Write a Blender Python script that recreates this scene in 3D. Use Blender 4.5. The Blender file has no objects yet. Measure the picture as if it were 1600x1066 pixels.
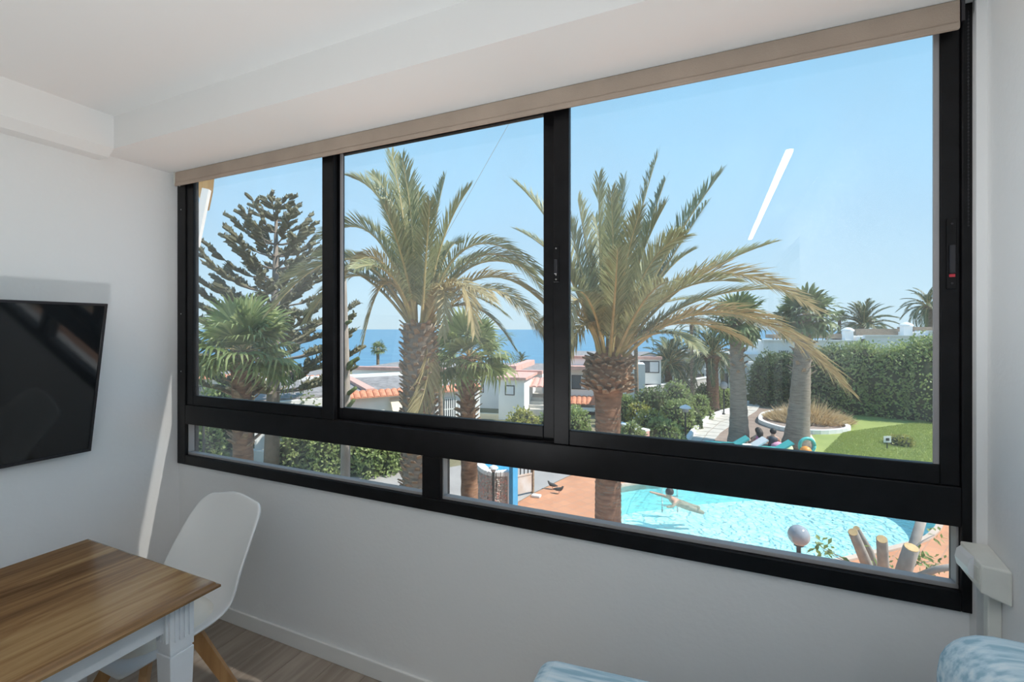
import bpy, bmesh, math, random
from mathutils import Vector, Matrix, Euler
random.seed(7)
R = math.radians
# ------------------------------------------------------------------ camera
TH = R(23.56); CT, ST = math.cos(TH), math.sin(TH)
CAMZ = 1.54; F = 711.0; HV = 513.0          # eye height, focal length in px (1600 wide), row of the horizon
col = bpy.context.scene.collection
sc = bpy.context.scene
cd = bpy.data.cameras.new('camera'); cam = bpy.data.objects.new('camera', cd); col.objects.link(cam)
cam.location = (0, 0, CAMZ); cam.rotation_euler = (R(90), 0, TH)
cd.sensor_width = 36; cd.lens = 36 * F / 1600; cd.shift_y = -(533 - HV) / 1600
cd.clip_start = 0.05; cd.clip_end = 20000
sc.camera = cam
# ------------------------------------------------------------------ sky, sun, exposure
w = bpy.data.worlds.new('sky'); sc.world = w; w.use_nodes = True
nt = w.node_tree; nt.nodes.clear()
wo = nt.nodes.new('ShaderNodeOutputWorld'); bg = nt.nodes.new('ShaderNodeBackground')
tc = nt.nodes.new('ShaderNodeTexCoord'); sx = nt.nodes.new('ShaderNodeSeparateXYZ'); cr = nt.nodes.new('ShaderNodeValToRGB')
nt.links.new(tc.outputs['Generated'], sx.inputs[0]); nt.links.new(sx.outputs['Z'], cr.inputs[0])
nt.links.new(cr.outputs[0], bg.inputs[0]); nt.links.new(bg.outputs[0], wo.inputs[0])
e = cr.color_ramp.elements
e[0].position = 0.0; e[0].color = (.50, .66, .74, 1)
e[1].position = 0.06; e[1].color = (.47, .67, .79, 1)
for p, c in ((.2, (.38, .615, .81, 1)), (.42, (.29, .57, .81, 1)), (1.0, (.15, .36, .68, 1))):
    k = e.new(p); k.color = c
bg.inputs[1].default_value = .92
SUN = Vector((.80, .18, 1.0)).normalized()
sl = bpy.data.lights.new('sun', 'SUN'); sl.energy = 4.3; sl.color = (1, .955, .88); sl.angle = R(.53)
so = bpy.data.objects.new('sun', sl); col.objects.link(so); so.rotation_euler = SUN.to_track_quat('Z', 'Y').to_euler()
sc.view_settings.view_transform = 'Standard'; sc.view_settings.look = 'None'
sc.view_settings.gamma = 1.0; sc.view_settings.exposure = 0.55; sc.view_settings.use_curve_mapping = False
# invented fill light to brighten the room; its lamp-shaped housing is built below
FILL_UPLIGHTS = [(-1.0, .30, .69, 42)]      # x, y, height, watts
for x_, y_, z_, w_ in FILL_UPLIGHTS:
    l = bpy.data.lights.new('fill_uplight', 'SPOT'); l.energy = w_; l.spot_size = R(158); l.spot_blend = .35; l.shadow_soft_size = .09; l.color = (.97, .985, 1)
    o = bpy.data.objects.new('fill_uplight', l); col.objects.link(o); o.location = (x_, y_, z_); o.rotation_euler = (R(180), 0, 0)

# ------------------------------------------------------------------ helpers
def ray(u, v):
    r = (u - 800) / F
    return Vector((r * CT - ST, r * ST + CT, (HV - v) / F))
def at(u, v, d):                       # point seen at (u, v), d metres ahead of the camera
    return Vector((0, 0, CAMZ)) + ray(u, v) * d
G = -3.06                              # garden level
def gnd(u, v, z=G):
    r = ray(u, v); return Vector((0, 0, CAMZ)) + r * ((z - CAMZ) / r.z)
def gpt(u, d, z=G):                    # ground point below pixel column u at distance d
    p = at(u, HV, d); return Vector((p.x, p.y, z))

def tag(o, label=None, cat=None, group=None, kind=None):
    if label: o['label'] = label
    if cat: o['category'] = cat
    if group: o['group'] = group
    if kind: o['kind'] = kind
    return o
def empty(name, loc=(0, 0, 0), label=None, cat=None, group=None, kind=None):
    o = bpy.data.objects.new(name, None); col.objects.link(o); o.location = loc; o.empty_display_size = .1
    return tag(o, label, cat, group, kind)
def wloc(o):
    p = Vector((0, 0, 0))
    while o: p += Vector(o.location); o = o.parent
    return p
class MB:
    def __init__(s): s.v = []; s.f = []; s.m = []
    def add(s, vs, fs, mi=0):
        b = len(s.v); s.v += [tuple(p) for p in vs]; s.f += [tuple(i + b for i in q) for q in fs]; s.m += [mi] * len(fs); return s
    def box(s, a, b, mi=0):
        x0, y0, z0 = a; x1, y1, z1 = b
        return s.add([(x0, y0, z0), (x1, y0, z0), (x1, y1, z0), (x0, y1, z0), (x0, y0, z1), (x1, y0, z1), (x1, y1, z1), (x0, y1, z1)],
                     [(3, 2, 1, 0), (4, 5, 6, 7), (0, 1, 5, 4), (1, 2, 6, 5), (2, 3, 7, 6), (3, 0, 4, 7)], mi)
    def prism(s, poly, z0, z1, mi=0):
        n = len(poly); vs = [(p[0], p[1], z0) for p in poly] + [(p[0], p[1], z1) for p in poly]
        fs = [tuple(range(n - 1, -1, -1)), tuple(range(n, 2 * n))] + [(i, (i + 1) % n, n + (i + 1) % n, n + i) for i in range(n)]
        return s.add(vs, fs, mi)
    def bar(s, a, b, wd, th, up=(0, 0, 1), wd2=None, th2=None, mi=0):
        a, b = Vector(a), Vector(b); t = (b - a).normalized(); sd = t.cross(Vector(up))
        if sd.length < 1e-4: sd = t.cross(Vector((1, 0, 0)))
        sd.normalize(); n = sd.cross(t); wd2 = wd2 or wd; th2 = th2 or th; vs = []
        for p, ww, hh in ((a, wd, th), (b, wd2, th2)):
            for q, r in ((-1, -1), (1, -1), (1, 1), (-1, 1)): vs.append(p + sd * q * ww / 2 + n * r * hh / 2)
        return s.add(vs, [(3, 2, 1, 0), (4, 5, 6, 7), (0, 1, 5, 4), (1, 2, 6, 5), (2, 3, 7, 6), (3, 0, 4, 7)], mi)
    def tube(s, pts, rad, n=8, mi=0, cap=True):
        pts = [Vector(p) for p in pts]
        if not isinstance(rad, (list, tuple)): rad = [rad] * len(pts)
        vs = []; ref = None
        for i, p in enumerate(pts):
            t = (pts[min(i + 1, len(pts) - 1)] - pts[max(i - 1, 0)]).normalized()
            if ref is None:
                ref = t.cross(Vector((0, 0, 1)))
                if ref.length < .05: ref = t.cross(Vector((1, 0, 0)))
            ref = (ref - t * ref.dot(t)).normalized(); b2 = t.cross(ref)
            for k in range(n):
                a = 2 * math.pi * k / n; vs.append(p + (ref * math.cos(a) + b2 * math.sin(a)) * rad[i])
        fs = [(i * n + k, i * n + (k + 1) % n, (i + 1) * n + (k + 1) % n, (i + 1) * n + k) for i in range(len(pts) - 1) for k in range(n)]
        if cap: fs += [tuple(range(n - 1, -1, -1)), tuple((len(pts) - 1) * n + k for k in range(n))]
        return s.add(vs, fs, mi)
    def lathe(s, prof, c, n=16, mi=0):
        cx, cy, cz = c
        vs = [(cx + r * math.cos(2 * math.pi * k / n), cy + r * math.sin(2 * math.pi * k / n), cz + z) for r, z in prof for k in range(n)]
        fs = [(i * n + k, i * n + (k + 1) % n, (i + 1) * n + (k + 1) % n, (i + 1) * n + k) for i in range(len(prof) - 1) for k in range(n)]
        fs += [tuple(range(n - 1, -1, -1)), tuple((len(prof) - 1) * n + k for k in range(n))]
        return s.add(vs, fs, mi)
    def mesh(s, name, mats, off=(0, 0, 0), smooth=False):
        me = bpy.data.meshes.new(name); o = Vector(off)
        me.from_pydata([tuple(Vector(p) - o) for p in s.v], [], s.f)
        for m in (mats if isinstance(mats, (list, tuple)) else [mats]): me.materials.append(m)
        for p, mi in zip(me.polygons, s.m):
            p.material_index = mi; p.use_smooth = smooth
        me.update(); return me
    def build(s, name, mats, parent=None, loc=None, smooth=False, bevel=0, fix=False):
        """vertices are in world space; the object is put at loc (default: parent's origin)"""
        base = wloc(parent) if parent else Vector((0, 0, 0))
        l = Vector(loc) if loc is not None else base
        me = s.mesh(name, mats, l, smooth)
        if fix:
            bm = bmesh.new(); bm.from_mesh(me); bmesh.ops.recalc_face_normals(bm, faces=bm.faces); bm.to_mesh(me); bm.free()
        o = bpy.data.objects.new(name, me); col.objects.link(o)
        o.parent = parent; o.location = l - base
        if bevel:
            b = o.modifiers.new('bevel', 'BEVEL'); b.width = bevel; b.segments = 2; b.limit_method = 'ANGLE'; b.angle_limit = R(40)
        return o
def box_part(name, a, b, m, parent, bevel=0):
    return MB().box(a, b).build(name, m, parent, bevel=bevel)

# ------------------------------------------------------------------ materials
def new_mat(name):
    m = bpy.data.materials.new(name); m.use_nodes = True; n = m.node_tree
    return m, n, n.nodes['Principled BSDF']
def ramp(n, stops):
    r = n.nodes.new('ShaderNodeValToRGB'); el = r.color_ramp.elements
    el[0].position, el[0].color = stops[0][0], (*stops[0][1], 1); el[1].position, el[1].color = stops[-1][0], (*stops[-1][1], 1)
    for p, c in stops[1:-1]: k = el.new(p); k.color = (*c, 1)
    return r
def mat(name, c, rough=.6, var=0.0, scale=8.0, stretch=(1, 1, 1), bump=0.0, bscale=None, metal=0, c2=None, spec=.5, detail=5):
    m, n, p = new_mat(name)
    p.inputs['Roughness'].default_value = rough; p.inputs['Metallic'].default_value = metal
    p.inputs['Specular IOR Level'].default_value = spec
    p.inputs['Base Color'].default_value = (*c, 1)
    if var or c2 or bump:
        t = n.nodes.new('ShaderNodeTexCoord'); mp = n.nodes.new('ShaderNodeMapping'); mp.inputs['Scale'].default_value = stretch
        nz = n.nodes.new('ShaderNodeTexNoise'); nz.inputs['Scale'].default_value = scale; nz.inputs['Detail'].default_value = detail
        n.links.new(t.outputs['Object'], mp.inputs[0]); n.links.new(mp.outputs[0], nz.inputs['Vector'])
        if c2 or var:
            lo = c2 if c2 else tuple(x * (1 - var) for x in c); hi = c if c2 else tuple(min(1, x * (1 + var)) for x in c)
            r = ramp(n, [(.32, lo), (.68, hi)]); n.links.new(nz.outputs['Fac'], r.inputs[0]); n.links.new(r.outputs[0], p.inputs['Base Color'])
        if bump:
            nb = nz
            if bscale:
                nb = n.nodes.new('ShaderNodeTexNoise'); nb.inputs['Scale'].default_value = bscale; nb.inputs['Detail'].default_value = 4
                n.links.new(mp.outputs[0], nb.inputs['Vector'])
            b = n.nodes.new('ShaderNodeBump'); b.inputs['Strength'].default_value = bump; b.inputs['Distance'].default_value = .02
            n.links.new(nb.outputs['Fac'], b.inputs['Height']); n.links.new(b.outputs[0], p.inputs['Normal'])
    return m
def leaf_mat(name, lo, hi, trans=.3, rough=.5):
    """leaf colour varies from leaf to leaf and from object to object"""
    m, n, p = new_mat(name); p.inputs['Roughness'].default_value = rough
    g = n.nodes.new('ShaderNodeNewGeometry'); oi = n.nodes.new('ShaderNodeObjectInfo'); ma = n.nodes.new('ShaderNodeMath'); ma.operation = 'MULTIPLY_ADD'
    ma.inputs[1].default_value = .3
    mb = n.nodes.new('ShaderNodeMath'); mb.operation = 'MULTIPLY'; mb.inputs[1].default_value = .7
    n.links.new(g.outputs['Random Per Island'], mb.inputs[0])
    n.links.new(oi.outputs['Random'], ma.inputs[0]); n.links.new(mb.outputs[0], ma.inputs[2])
    r = ramp(n, [(0, lo), (1, hi)]); n.links.new(ma.outputs[0], r.inputs[0]); n.links.new(r.outputs[0], p.inputs['Base Color'])
    tr = n.nodes.new('ShaderNodeBsdfTranslucent'); n.links.new(r.outputs[0], tr.inputs[0])
    mx = n.nodes.new('ShaderNodeMixShader'); mx.inputs[0].default_value = trans
    out = n.nodes['Material Output']
    n.links.new(p.outputs[0], mx.inputs[1]); n.links.new(tr.outputs[0], mx.inputs[2]); n.links.new(mx.outputs[0], out.inputs[0])
    return m
def glass_mat(name, dirt=.05, tint=(1, 1, 1), ior=1.5):
    m = bpy.data.materials.new(name); m.use_nodes = True; n = m.node_tree; n.nodes.clear()
    out = n.nodes.new('ShaderNodeOutputMaterial'); tr = n.nodes.new('ShaderNodeBsdfTransparent'); tr.inputs[0].default_value = (*tint, 1)
    gl = n.nodes.new('ShaderNodeBsdfGlossy'); gl.inputs['Roughness'].default_value = 0.0
    fr = n.nodes.new('ShaderNodeLayerWeight'); fr.inputs[0].default_value = .5      # Schlick reflectance, the same from both sides
    pw = n.nodes.new('ShaderNodeMath'); pw.operation = 'POWER'; pw.inputs[1].default_value = 5.0; n.links.new(fr.outputs['Facing'], pw.inputs[0])
    mu = n.nodes.new('ShaderNodeMath'); mu.operation = 'MULTIPLY_ADD'; mu.inputs[1].default_value = .96; mu.inputs[2].default_value = .04; n.links.new(pw.outputs[0], mu.inputs[0])
    mx = n.nodes.new('ShaderNodeMixShader'); n.links.new(mu.outputs[0], mx.inputs[0])
    n.links.new(tr.outputs[0], mx.inputs[1]); n.links.new(gl.outputs[0], mx.inputs[2])
    # thin film of dust and smears
    t = n.nodes.new('ShaderNodeTexCoord'); nz = n.nodes.new('ShaderNodeTexNoise'); nz.inputs['Scale'].default_value = 1.7; nz.inputs['Detail'].default_value = 3
    mr = n.nodes.new('ShaderNodeMapRange'); mr.inputs[1].default_value = .4; mr.inputs[2].default_value = .75; mr.inputs[3].default_value = dirt * .35; mr.inputs[4].default_value = dirt * 1.7
    n.links.new(t.outputs['Object'], nz.inputs['Vector']); n.links.new(nz.outputs['Fac'], mr.inputs[0])
    d1 = n.nodes.new('ShaderNodeBsdfTranslucent'); d1.inputs[0].default_value = (.85, .85, .85, 1)
    d2 = n.nodes.new('ShaderNodeBsdfDiffuse'); d2.inputs[0].default_value = (.8, .8, .8, 1)
    md = n.nodes.new('ShaderNodeMixShader'); md.inputs[0].default_value = .5; n.links.new(d1.outputs[0], md.inputs[1]); n.links.new(d2.outputs[0], md.inputs[2])
    m2 = n.nodes.new('ShaderNodeMixShader'); n.links.new(mr.outputs[0], m2.inputs[0]); n.links.new(mx.outputs[0], m2.inputs[1]); n.links.new(md.outputs[0], m2.inputs[2])
    n.links.new(m2.outputs[0], out.inputs[0]); return m
def emit_mat(name, c, s):
    m = bpy.data.materials.new(name); m.use_nodes = True; n = m.node_tree; n.nodes.clear()
    out = n.nodes.new('ShaderNodeOutputMaterial'); em = n.nodes.new('ShaderNodeEmission'); em.inputs[0].default_value = (*c, 1); em.inputs[1].default_value = s
    n.links.new(em.outputs[0], out.inputs[0]); return m
def wood_mat(name, dark, mid, light, rough=.25, axis='Y', sc_=1.0, bump=.08):
    m, n, p = new_mat(name); p.inputs['Roughness'].default_value = rough
    t = n.nodes.new('ShaderNodeTexCoord'); mp = n.nodes.new('ShaderNodeMapping')
    mp.inputs['Scale'].default_value = {'Y': (11 * sc_, .9 * sc_, 6 * sc_), 'X': (.9 * sc_, 11 * sc_, 6 * sc_), 'Z': (11 * sc_, 11 * sc_, .9 * sc_)}[axis]
    a = n.nodes.new('ShaderNodeTexNoise'); a.inputs['Scale'].default_value = 1.2; a.inputs['Detail'].default_value = 7; a.inputs['Roughness'].default_value = .62; a.inputs['Distortion'].default_value = .7
    n.links.new(t.outputs['Object'], mp.inputs[0]); n.links.new(mp.outputs[0], a.inputs['Vector'])
    r = ramp(n, [(.28, dark), (.5, mid), (.72, light)]); n.links.new(a.outputs['Fac'], r.inputs[0])
    oi = n.nodes.new('ShaderNodeObjectInfo'); hs = n.nodes.new('ShaderNodeHueSaturation')
    mr = n.nodes.new('ShaderNodeMapRange'); mr.inputs[3].default_value = .82; mr.inputs[4].default_value = 1.18
    n.links.new(oi.outputs['Random'], mr.inputs[0]); n.links.new(mr.outputs[0], hs.inputs['Value']); n.links.new(r.outputs[0], hs.inputs['Color'])
    n.links.new(hs.outputs[0], p.inputs['Base Color'])
    b = n.nodes.new('ShaderNodeBump'); b.inputs['Strength'].default_value = bump; b.inputs['Distance'].default_value = .004
    n.links.new(a.outputs['Fac'], b.inputs['Height']); n.links.new(b.outputs[0], p.inputs['Normal'])
    return m
M = {}
M['wall'] = mat('white_plaster', (.84, .85, .85), .75, bump=.05, bscale=55, scale=30)
M['ceil'] = mat('ceiling_paint', (.86, .86, .85), .8)
M['skirt'] = mat('white_gloss_paint', (.82, .82, .80), .4)
M['frame'] = mat('black_aluminium', (.006, .006, .007), .42, var=.3, scale=20, spec=.22)
M['slab_in'] = mat('pale_bounce_slab', (.62, .60, .55), .7)
M['bead'] = mat('grey_glazing_bead', (.33, .32, .32), .45)
M['glass'] = glass_mat('window_glass', .06)
M['glass_clean'] = glass_mat('lower_glass', .05)
M['blind'] = mat('beige_blind_fabric', (.42, .34, .275), .85, var=.08, scale=6, bump=.1, bscale=300)
M['steel'] = mat('screw_steel', (.55, .55, .55), .3, metal=1)
M['red'] = mat('red_latch_mark', (.5, .03, .05), .4)
M['tabletop'] = wood_mat('brown_table_wood', (.065, .03, .013), (.235, .13, .056), (.43, .28, .13), .17, 'Y')
M['whitepaint'] = mat('white_furniture_paint', (.80, .83, .86), .35)
M['shell'] = mat('white_plastic_shell', (.84, .85, .84), .3)
M['pad'] = mat('cream_seat_pad', (.82, .80, .72), .6)
M['leg'] = wood_mat('honey_oak', (.30, .15, .05), (.46, .25, .10), (.56, .33, .15), .4, 'Z')
M['plank'] = wood_mat('grey_oak_laminate', (.22, .175, .14), (.36, .30, .245), (.46, .395, .33), .42, 'Y', .8)
M['tvscreen'] = mat('tv_screen', (.010, .012, .014), .06, spec=.6)
M['tvbody'] = mat('tv_bezel', (.02, .02, .025), .3)
M['plastic'] = mat('aged_white_plastic', (.74, .75, .70), .45, var=.06, scale=12)
M['led'] = emit_mat('led_diffuser', (.97, .985, 1), 29.0)
def stripe_mat():
    m, n, p = new_mat('striped_blue_fabric'); p.inputs['Roughness'].default_value = .85
    t = n.nodes.new('ShaderNodeTexCoord'); mp = n.nodes.new('ShaderNodeMapping'); mp.inputs['Rotation'].default_value = (0, 0, 0)
    wv = n.nodes.new('ShaderNodeTexNoise'); wv.inputs['Scale'].default_value = 1.0; wv.inputs['Detail'].default_value = 4
    mp.inputs['Scale'].default_value = (3, 70, 70)
    n.links.new(t.outputs['Object'], mp.inputs[0]); n.links.new(mp.outputs[0], wv.inputs['Vector'])
    r = ramp(n, [(.38, (.30, .47, .56)), (.52, (.52, .66, .72)), (.66, (.68, .77, .80))]); n.links.new(wv.outputs['Fac'], r.inputs[0]); n.links.new(r.outputs[0], p.inputs['Base Color'])
    return m
M['sofa'] = stripe_mat()
# outdoors
M['ext'] = mat('white_render', (.80, .80, .78), .9, var=.04, scale=1.5)
M['extgrey'] = mat('beige_and_shaded_render', (.52, .50, .47), .9, var=.06, scale=1.2)
M['cream'] = mat('cream_render', (.72, .64, .48), .9)
M['yellow'] = mat('ochre_render', (.65, .50, .20), .9)
M['terra'] = mat('terracotta_tile', (.62, .26, .15), .75, var=.2, scale=7)
M['terra_pale'] = mat('faded_terracotta', (.70, .40, .33), .8, var=.12, scale=4)
M['gravel'] = mat('roof_gravel', (.36, .34, .33), .95, c2=(.17, .16, .155), scale=5, bump=.4, detail=8)
M['dark'] = mat('dark_opening', (.035, .037, .04), .4)
M['pane'] = mat('window_pane', (.12, .14, .16), .08)
M['shutter'] = mat('white_shutter', (.70, .72, .74), .6)
M['fence'] = mat('dark_screen', (.06, .06, .06), .8)
M['greenfence'] = mat('green_rail', (.05, .22, .18), .5)
M['thatch'] = mat('dry_thatch', (.42, .33, .24), .95, c2=(.22, .16, .11), scale=9, stretch=(1, 1, 4), bump=.5)
M['asphalt'] = mat('grey_road', (.36, .34, .32), .9, var=.1, scale=1.2, bump=.1, bscale=40)
M['earth'] = mat('dry_earth', (.25, .21, .13), .95, c2=(.13, .14, .06), scale=.7, bump=.2)
M['soil'] = mat('brown_gravel', (.29, .22, .175), .95, var=.15, scale=2.5, bump=.2, bscale=30)
M['lawn'] = mat('lawn_turf', (.29, .34, .09), .9, c2=(.23, .29, .07), scale=1.1)
M['slab'] = mat('pale_paving', (.56, .53, .47), .9, var=.1, scale=2)
M['kerb'] = mat('whitewashed_kerb', (.80, .80, .78), .85)
M['stone'] = mat('pebble_render', (.62, .54, .47), .9, c2=(.38, .31, .27), scale=9, bump=.6, detail=3)
M['blue'] = mat('blue_paint', (.05, .33, .60), .5, var=.08, scale=3)
M['rust'] = mat('rusted_white_metal', (.70, .68, .66), .6, c2=(.52, .36, .24), scale=2.0, detail=6)
M['deep'] = mat('deep_hills', (.12, .12, .08), 1)
M['iron'] = mat('dark_iron', (.03, .035, .035), .4)
M['globe'] = mat('frosted_globe', (.40, .42, .45), .15, metal=.0)
M['cut'] = mat('cut_wood', (.62, .42, .20), .8, var=.15, scale=20)
M['bark'] = mat('grey_bark', (.36, .32, .28), .9, var=.2, scale=9, stretch=(1, 1, .3), bump=.3)
M['palmbark'] = mat('palm_bark', (.31, .24, .17), .95, c2=(.15, .105, .07), scale=5, stretch=(1, 1, 4), bump=.7)
M['palmbark_red'] = mat('reddish_palm_bark', (.34, .20, .12), .95, c2=(.16, .085, .05), scale=5, stretch=(1, 1, 4), bump=.7)
M['palmbark_grey'] = mat('grey_palm_bark', (.33, .28, .22), .95, c2=(.19, .155, .12), scale=3.5, stretch=(1, 1, 6), bump=.5)
M['stub'] = mat('cut_leaf_base', (.42, .32, .22), .95, c2=(.19, .13, .085), scale=14)
M['petiole'] = mat('frond_stalk', (.46, .36, .16), .6, var=.2, scale=6)
M['frond'] = leaf_mat('date_palm_leaflet', (.165, .195, .085), (.46, .46, .24), .3)
M['frond_old'] = leaf_mat('old_palm_leaflet', (.30, .25, .11), (.58, .49, .26), .3)
M['frond_far'] = leaf_mat('far_palm_leaflet', (.06, .09, .035), (.20, .23, .09), .25)
M['fan'] = leaf_mat('fan_palm_leaf', (.12, .19, .05), (.42, .47, .19), .35)
M['fan_far'] = leaf_mat('far_fan_leaf', (.08, .13, .045), (.27, .33, .13), .3)
M['pine'] = leaf_mat('pine_foliage', (.07, .075, .04), (.22, .21, .115), .15, .7)
M['pinebark'] = mat('pine_bark', (.20, .17, .14), .9, var=.2, scale=8)
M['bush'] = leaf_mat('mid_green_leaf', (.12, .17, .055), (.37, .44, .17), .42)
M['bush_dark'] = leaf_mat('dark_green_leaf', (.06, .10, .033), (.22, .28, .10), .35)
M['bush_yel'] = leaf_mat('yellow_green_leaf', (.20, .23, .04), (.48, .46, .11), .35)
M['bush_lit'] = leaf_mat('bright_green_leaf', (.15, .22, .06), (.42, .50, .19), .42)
M['turf'] = leaf_mat('turf_blade', (.25, .32, .07), (.42, .48, .14), .45)
M['drygrass'] = leaf_mat('straw_blade', (.45, .32, .16), (.80, .63, .37), .35)
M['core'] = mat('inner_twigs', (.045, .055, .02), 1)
def sea_mat():
    m, n, p = new_mat('sea_water'); p.inputs['Base Color'].default_value = (.035, .17, .36, 1); p.inputs['Roughness'].default_value = .35
    t = n.nodes.new('ShaderNodeTexCoord'); mp = n.nodes.new('ShaderNodeMapping'); mp.inputs['Scale'].default_value = (.02, .05, 1)
    nz = n.nodes.new('ShaderNodeTexNoise'); nz.inputs['Scale'].default_value = 1; nz.inputs['Detail'].default_value = 8
    n.links.new(t.outputs['Object'], mp.inputs[0]); n.links.new(mp.outputs[0], nz.inputs['Vector'])
    r = ramp(n, [(.35, (.045, .17, .30)), (.65, (.08, .25, .37))]); n.links.new(nz.outputs['Fac'], r.inputs[0]); n.links.new(r.outputs[0], p.inputs['Base Color'])
    b = n.nodes.new('ShaderNodeBump'); b.inputs['Strength'].default_value = .3; b.inputs['Distance'].default_value = 1
    n.links.new(nz.outputs['Fac'], b.inputs['Height']); n.links.new(b.outputs[0], p.inputs['Normal']); return m
M['sea'] = sea_mat()
def deck_mat():
    m, n, p = new_mat('terracotta_deck'); p.inputs['Roughness'].default_value = .8
    t = n.nodes.new('ShaderNodeTexCoord'); br = n.nodes.new('ShaderNodeTexBrick'); br.offset = 0
    mp = n.nodes.new('ShaderNodeMapping'); mp.inputs['Rotation'].default_value = (0, 0, R(28))
    br.inputs['Scale'].default_value = 1; br.inputs['Brick Width'].default_value = .3; br.inputs['Row Height'].default_value = .3; br.inputs['Mortar Size'].default_value = .012
    br.inputs['Color1'].default_value = (.60, .29, .155, 1); br.inputs['Color2'].default_value = (.53, .245, .13, 1); br.inputs['Mortar'].default_value = (.45, .25, .16, 1)
    n.links.new(t.outputs['Object'], mp.inputs[0]); n.links.new(mp.outputs[0], br.inputs['Vector'])
    nz = n.nodes.new('ShaderNodeTexNoise'); nz.inputs['Scale'].default_value = .9; nz.inputs['Detail'].default_value = 5; n.links.new(t.outputs['Object'], nz.inputs['Vector'])
    mr = n.nodes.new('ShaderNodeMapRange'); mr.inputs[3].default_value = .75; mr.inputs[4].default_value = 1.25; n.links.new(nz.outputs['Fac'], mr.inputs[0])
    hs = n.nodes.new('ShaderNodeHueSaturation'); n.links.new(br.outputs['Color'], hs.inputs['Color']); n.links.new(mr.outputs[0], hs.inputs['Value'])
    n.links.new(hs.outputs[0], p.inputs['Base Color']); return m
M['deck'] = deck_mat()
def water_mat():
    m = bpy.data.materials.new('pool_water'); m.use_nodes = True; n = m.node_tree; n.nodes.clear()
    out = n.nodes.new('ShaderNodeOutputMaterial'); tr = n.nodes.new('ShaderNodeBsdfTransparent'); tr.inputs[0].default_value = (.80, .985, .99, 1)
    gl = n.nodes.new('ShaderNodeBsdfGlossy'); gl.inputs['Roughness'].default_value = .03
    t = n.nodes.new('ShaderNodeTexCoord'); nz = n.nodes.new('ShaderNodeTexNoise'); nz.inputs['Scale'].default_value = 5.0; nz.inputs['Detail'].default_value = 3; nz.inputs['Distortion'].default_value = .8
    n.links.new(t.outputs['Object'], nz.inputs['Vector'])
    b = n.nodes.new('ShaderNodeBump'); b.inputs['Strength'].default_value = 1.0; b.inputs['Distance'].default_value = .07; n.links.new(nz.outputs['Fac'], b.inputs['Height'])
    fr = n.nodes.new('ShaderNodeFresnel'); fr.inputs[0].default_value = 1.33; n.links.new(b.outputs[0], fr.inputs['Normal']); n.links.new(b.outputs[0], gl.inputs['Normal'])
    mx = n.nodes.new('ShaderNodeMixShader'); n.links.new(fr.outputs[0], mx.inputs[0]); n.links.new(tr.outputs[0], mx.inputs[1]); n.links.new(gl.outputs[0], mx.inputs[2])
    n.links.new(mx.outputs[0], out.inputs[0]); return m
M['water'] = water_mat()
M['poolfloor'] = mat('caustic_pool_floor', (.88, .95, .95), .5, c2=(.62, .88, .90), scale=3.4, detail=2)  # rippling light on the pool floor put into the colour as pale mottling
M['poolwall'] = mat('aqua_pool_wall', (.42, .84, .86), .5, var=.05, scale=4)
M['coping'] = mat('pool_coping', (.56, .45, .36), .8, var=.06, scale=2)
M['skin'] = mat('skin', (.55, .34, .24), .6)
M['hair'] = mat('dark_hair', (.02, .015, .012), .6)
def cm(name, c, r=.7): return mat(name, c, r, var=.06, scale=10)
# ================================================================== THE ROOM
XL, XR, YW, YB = -2.744, .655, 1.60, -4.2     # left wall, right wall, window wall, back wall
ZS, ZC, YS = 2.400, 2.555, 1.235              # soffit underside, ceiling, inner edge of the soffit
TW = .16; G0 = -3.06
def struct(name, mb, m, parent=None, **k):
    o = mb.build(name, m, parent, **k)
    if parent is None: o['kind'] = 'structure'
    return o
struct('wall_left', MB().box((XL - TW, YB, -.02), (XL, YW + .06, 2.7)), M['wall'])
DY0, DY1, DZ = -3.7, -1.05, 2.28           # unseen door added in the right wall to let in sun, behind the photographer
struct('wall_right', MB().box((XR, DY1, -.02), (XR + TW, YW + TW, 2.7)).box((XR, YB, -.02), (XR + TW, DY0, 2.7)).box((XR, DY0, DZ), (XR + TW, DY1, 2.7)), M['wall'])
struct('wall_window', MB().box((XL, YW, -3.06), (XR, YW + TW, .785)).box((XL, YW, 2.46), (XR, YW + TW, 2.75)), M['wall'])
struct('wall_facade', MB().box((-8.0, YW - .2, G0), (XL - TW, YW + .06, 3.0)), M['ext'])     # the building's front going on to the left
struct('wall_back', MB().box((XL - TW, YB - TW, -.02), (XR + TW, YB, 2.7)), M['wall'])
struct('ceiling', MB().box((XL, YB, ZC), (XR, YS + .02, 2.72)), M['ceil'])
struct('trim_1', MB().box((XL, YS, ZS), (XR, YW, ZC + .05)), M['ceil'])                      # soffit along the window
beam = MB(); bx0 = -2.618
beam.add([(bx0, YB, ZC), (bx0, YS, ZC), (bx0, YS, ZS), (bx0, YB, ZS), (bx0 - .045, YB, ZS - .036), (bx0 - .045, YS, ZS - .036),
          (XL, YB, ZS - .036), (XL, YS, ZS - .036), (XL, YB, ZC), (XL, YS, ZC)],
         [(0, 1, 2, 3), (3, 2, 5, 4), (4, 5, 7, 6), (0, 3, 4, 6, 8), (1, 9, 7, 5, 2), (6, 7, 9, 8), (0, 8, 9, 1)])
struct('trim_2', beam, M['ceil'], fix=True)                                                    # dropped beam along the left wall
struct('trim_3', MB().box((XL - TW, YW + TW, 2.47), (XR + TW, 1.775, 2.75)), M['ext'])         # eave lip outside
struct('trim_4', MB().box((XR - .022, YW - .035, .0), (XR, YW, ZS)), M['wall'])                # corner strip beside the window
struct('baseboard_window', MB().box((XL, YW - .012, 0), (XR - .022, YW, .074)), M['skirt'], bevel=.003)
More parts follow.
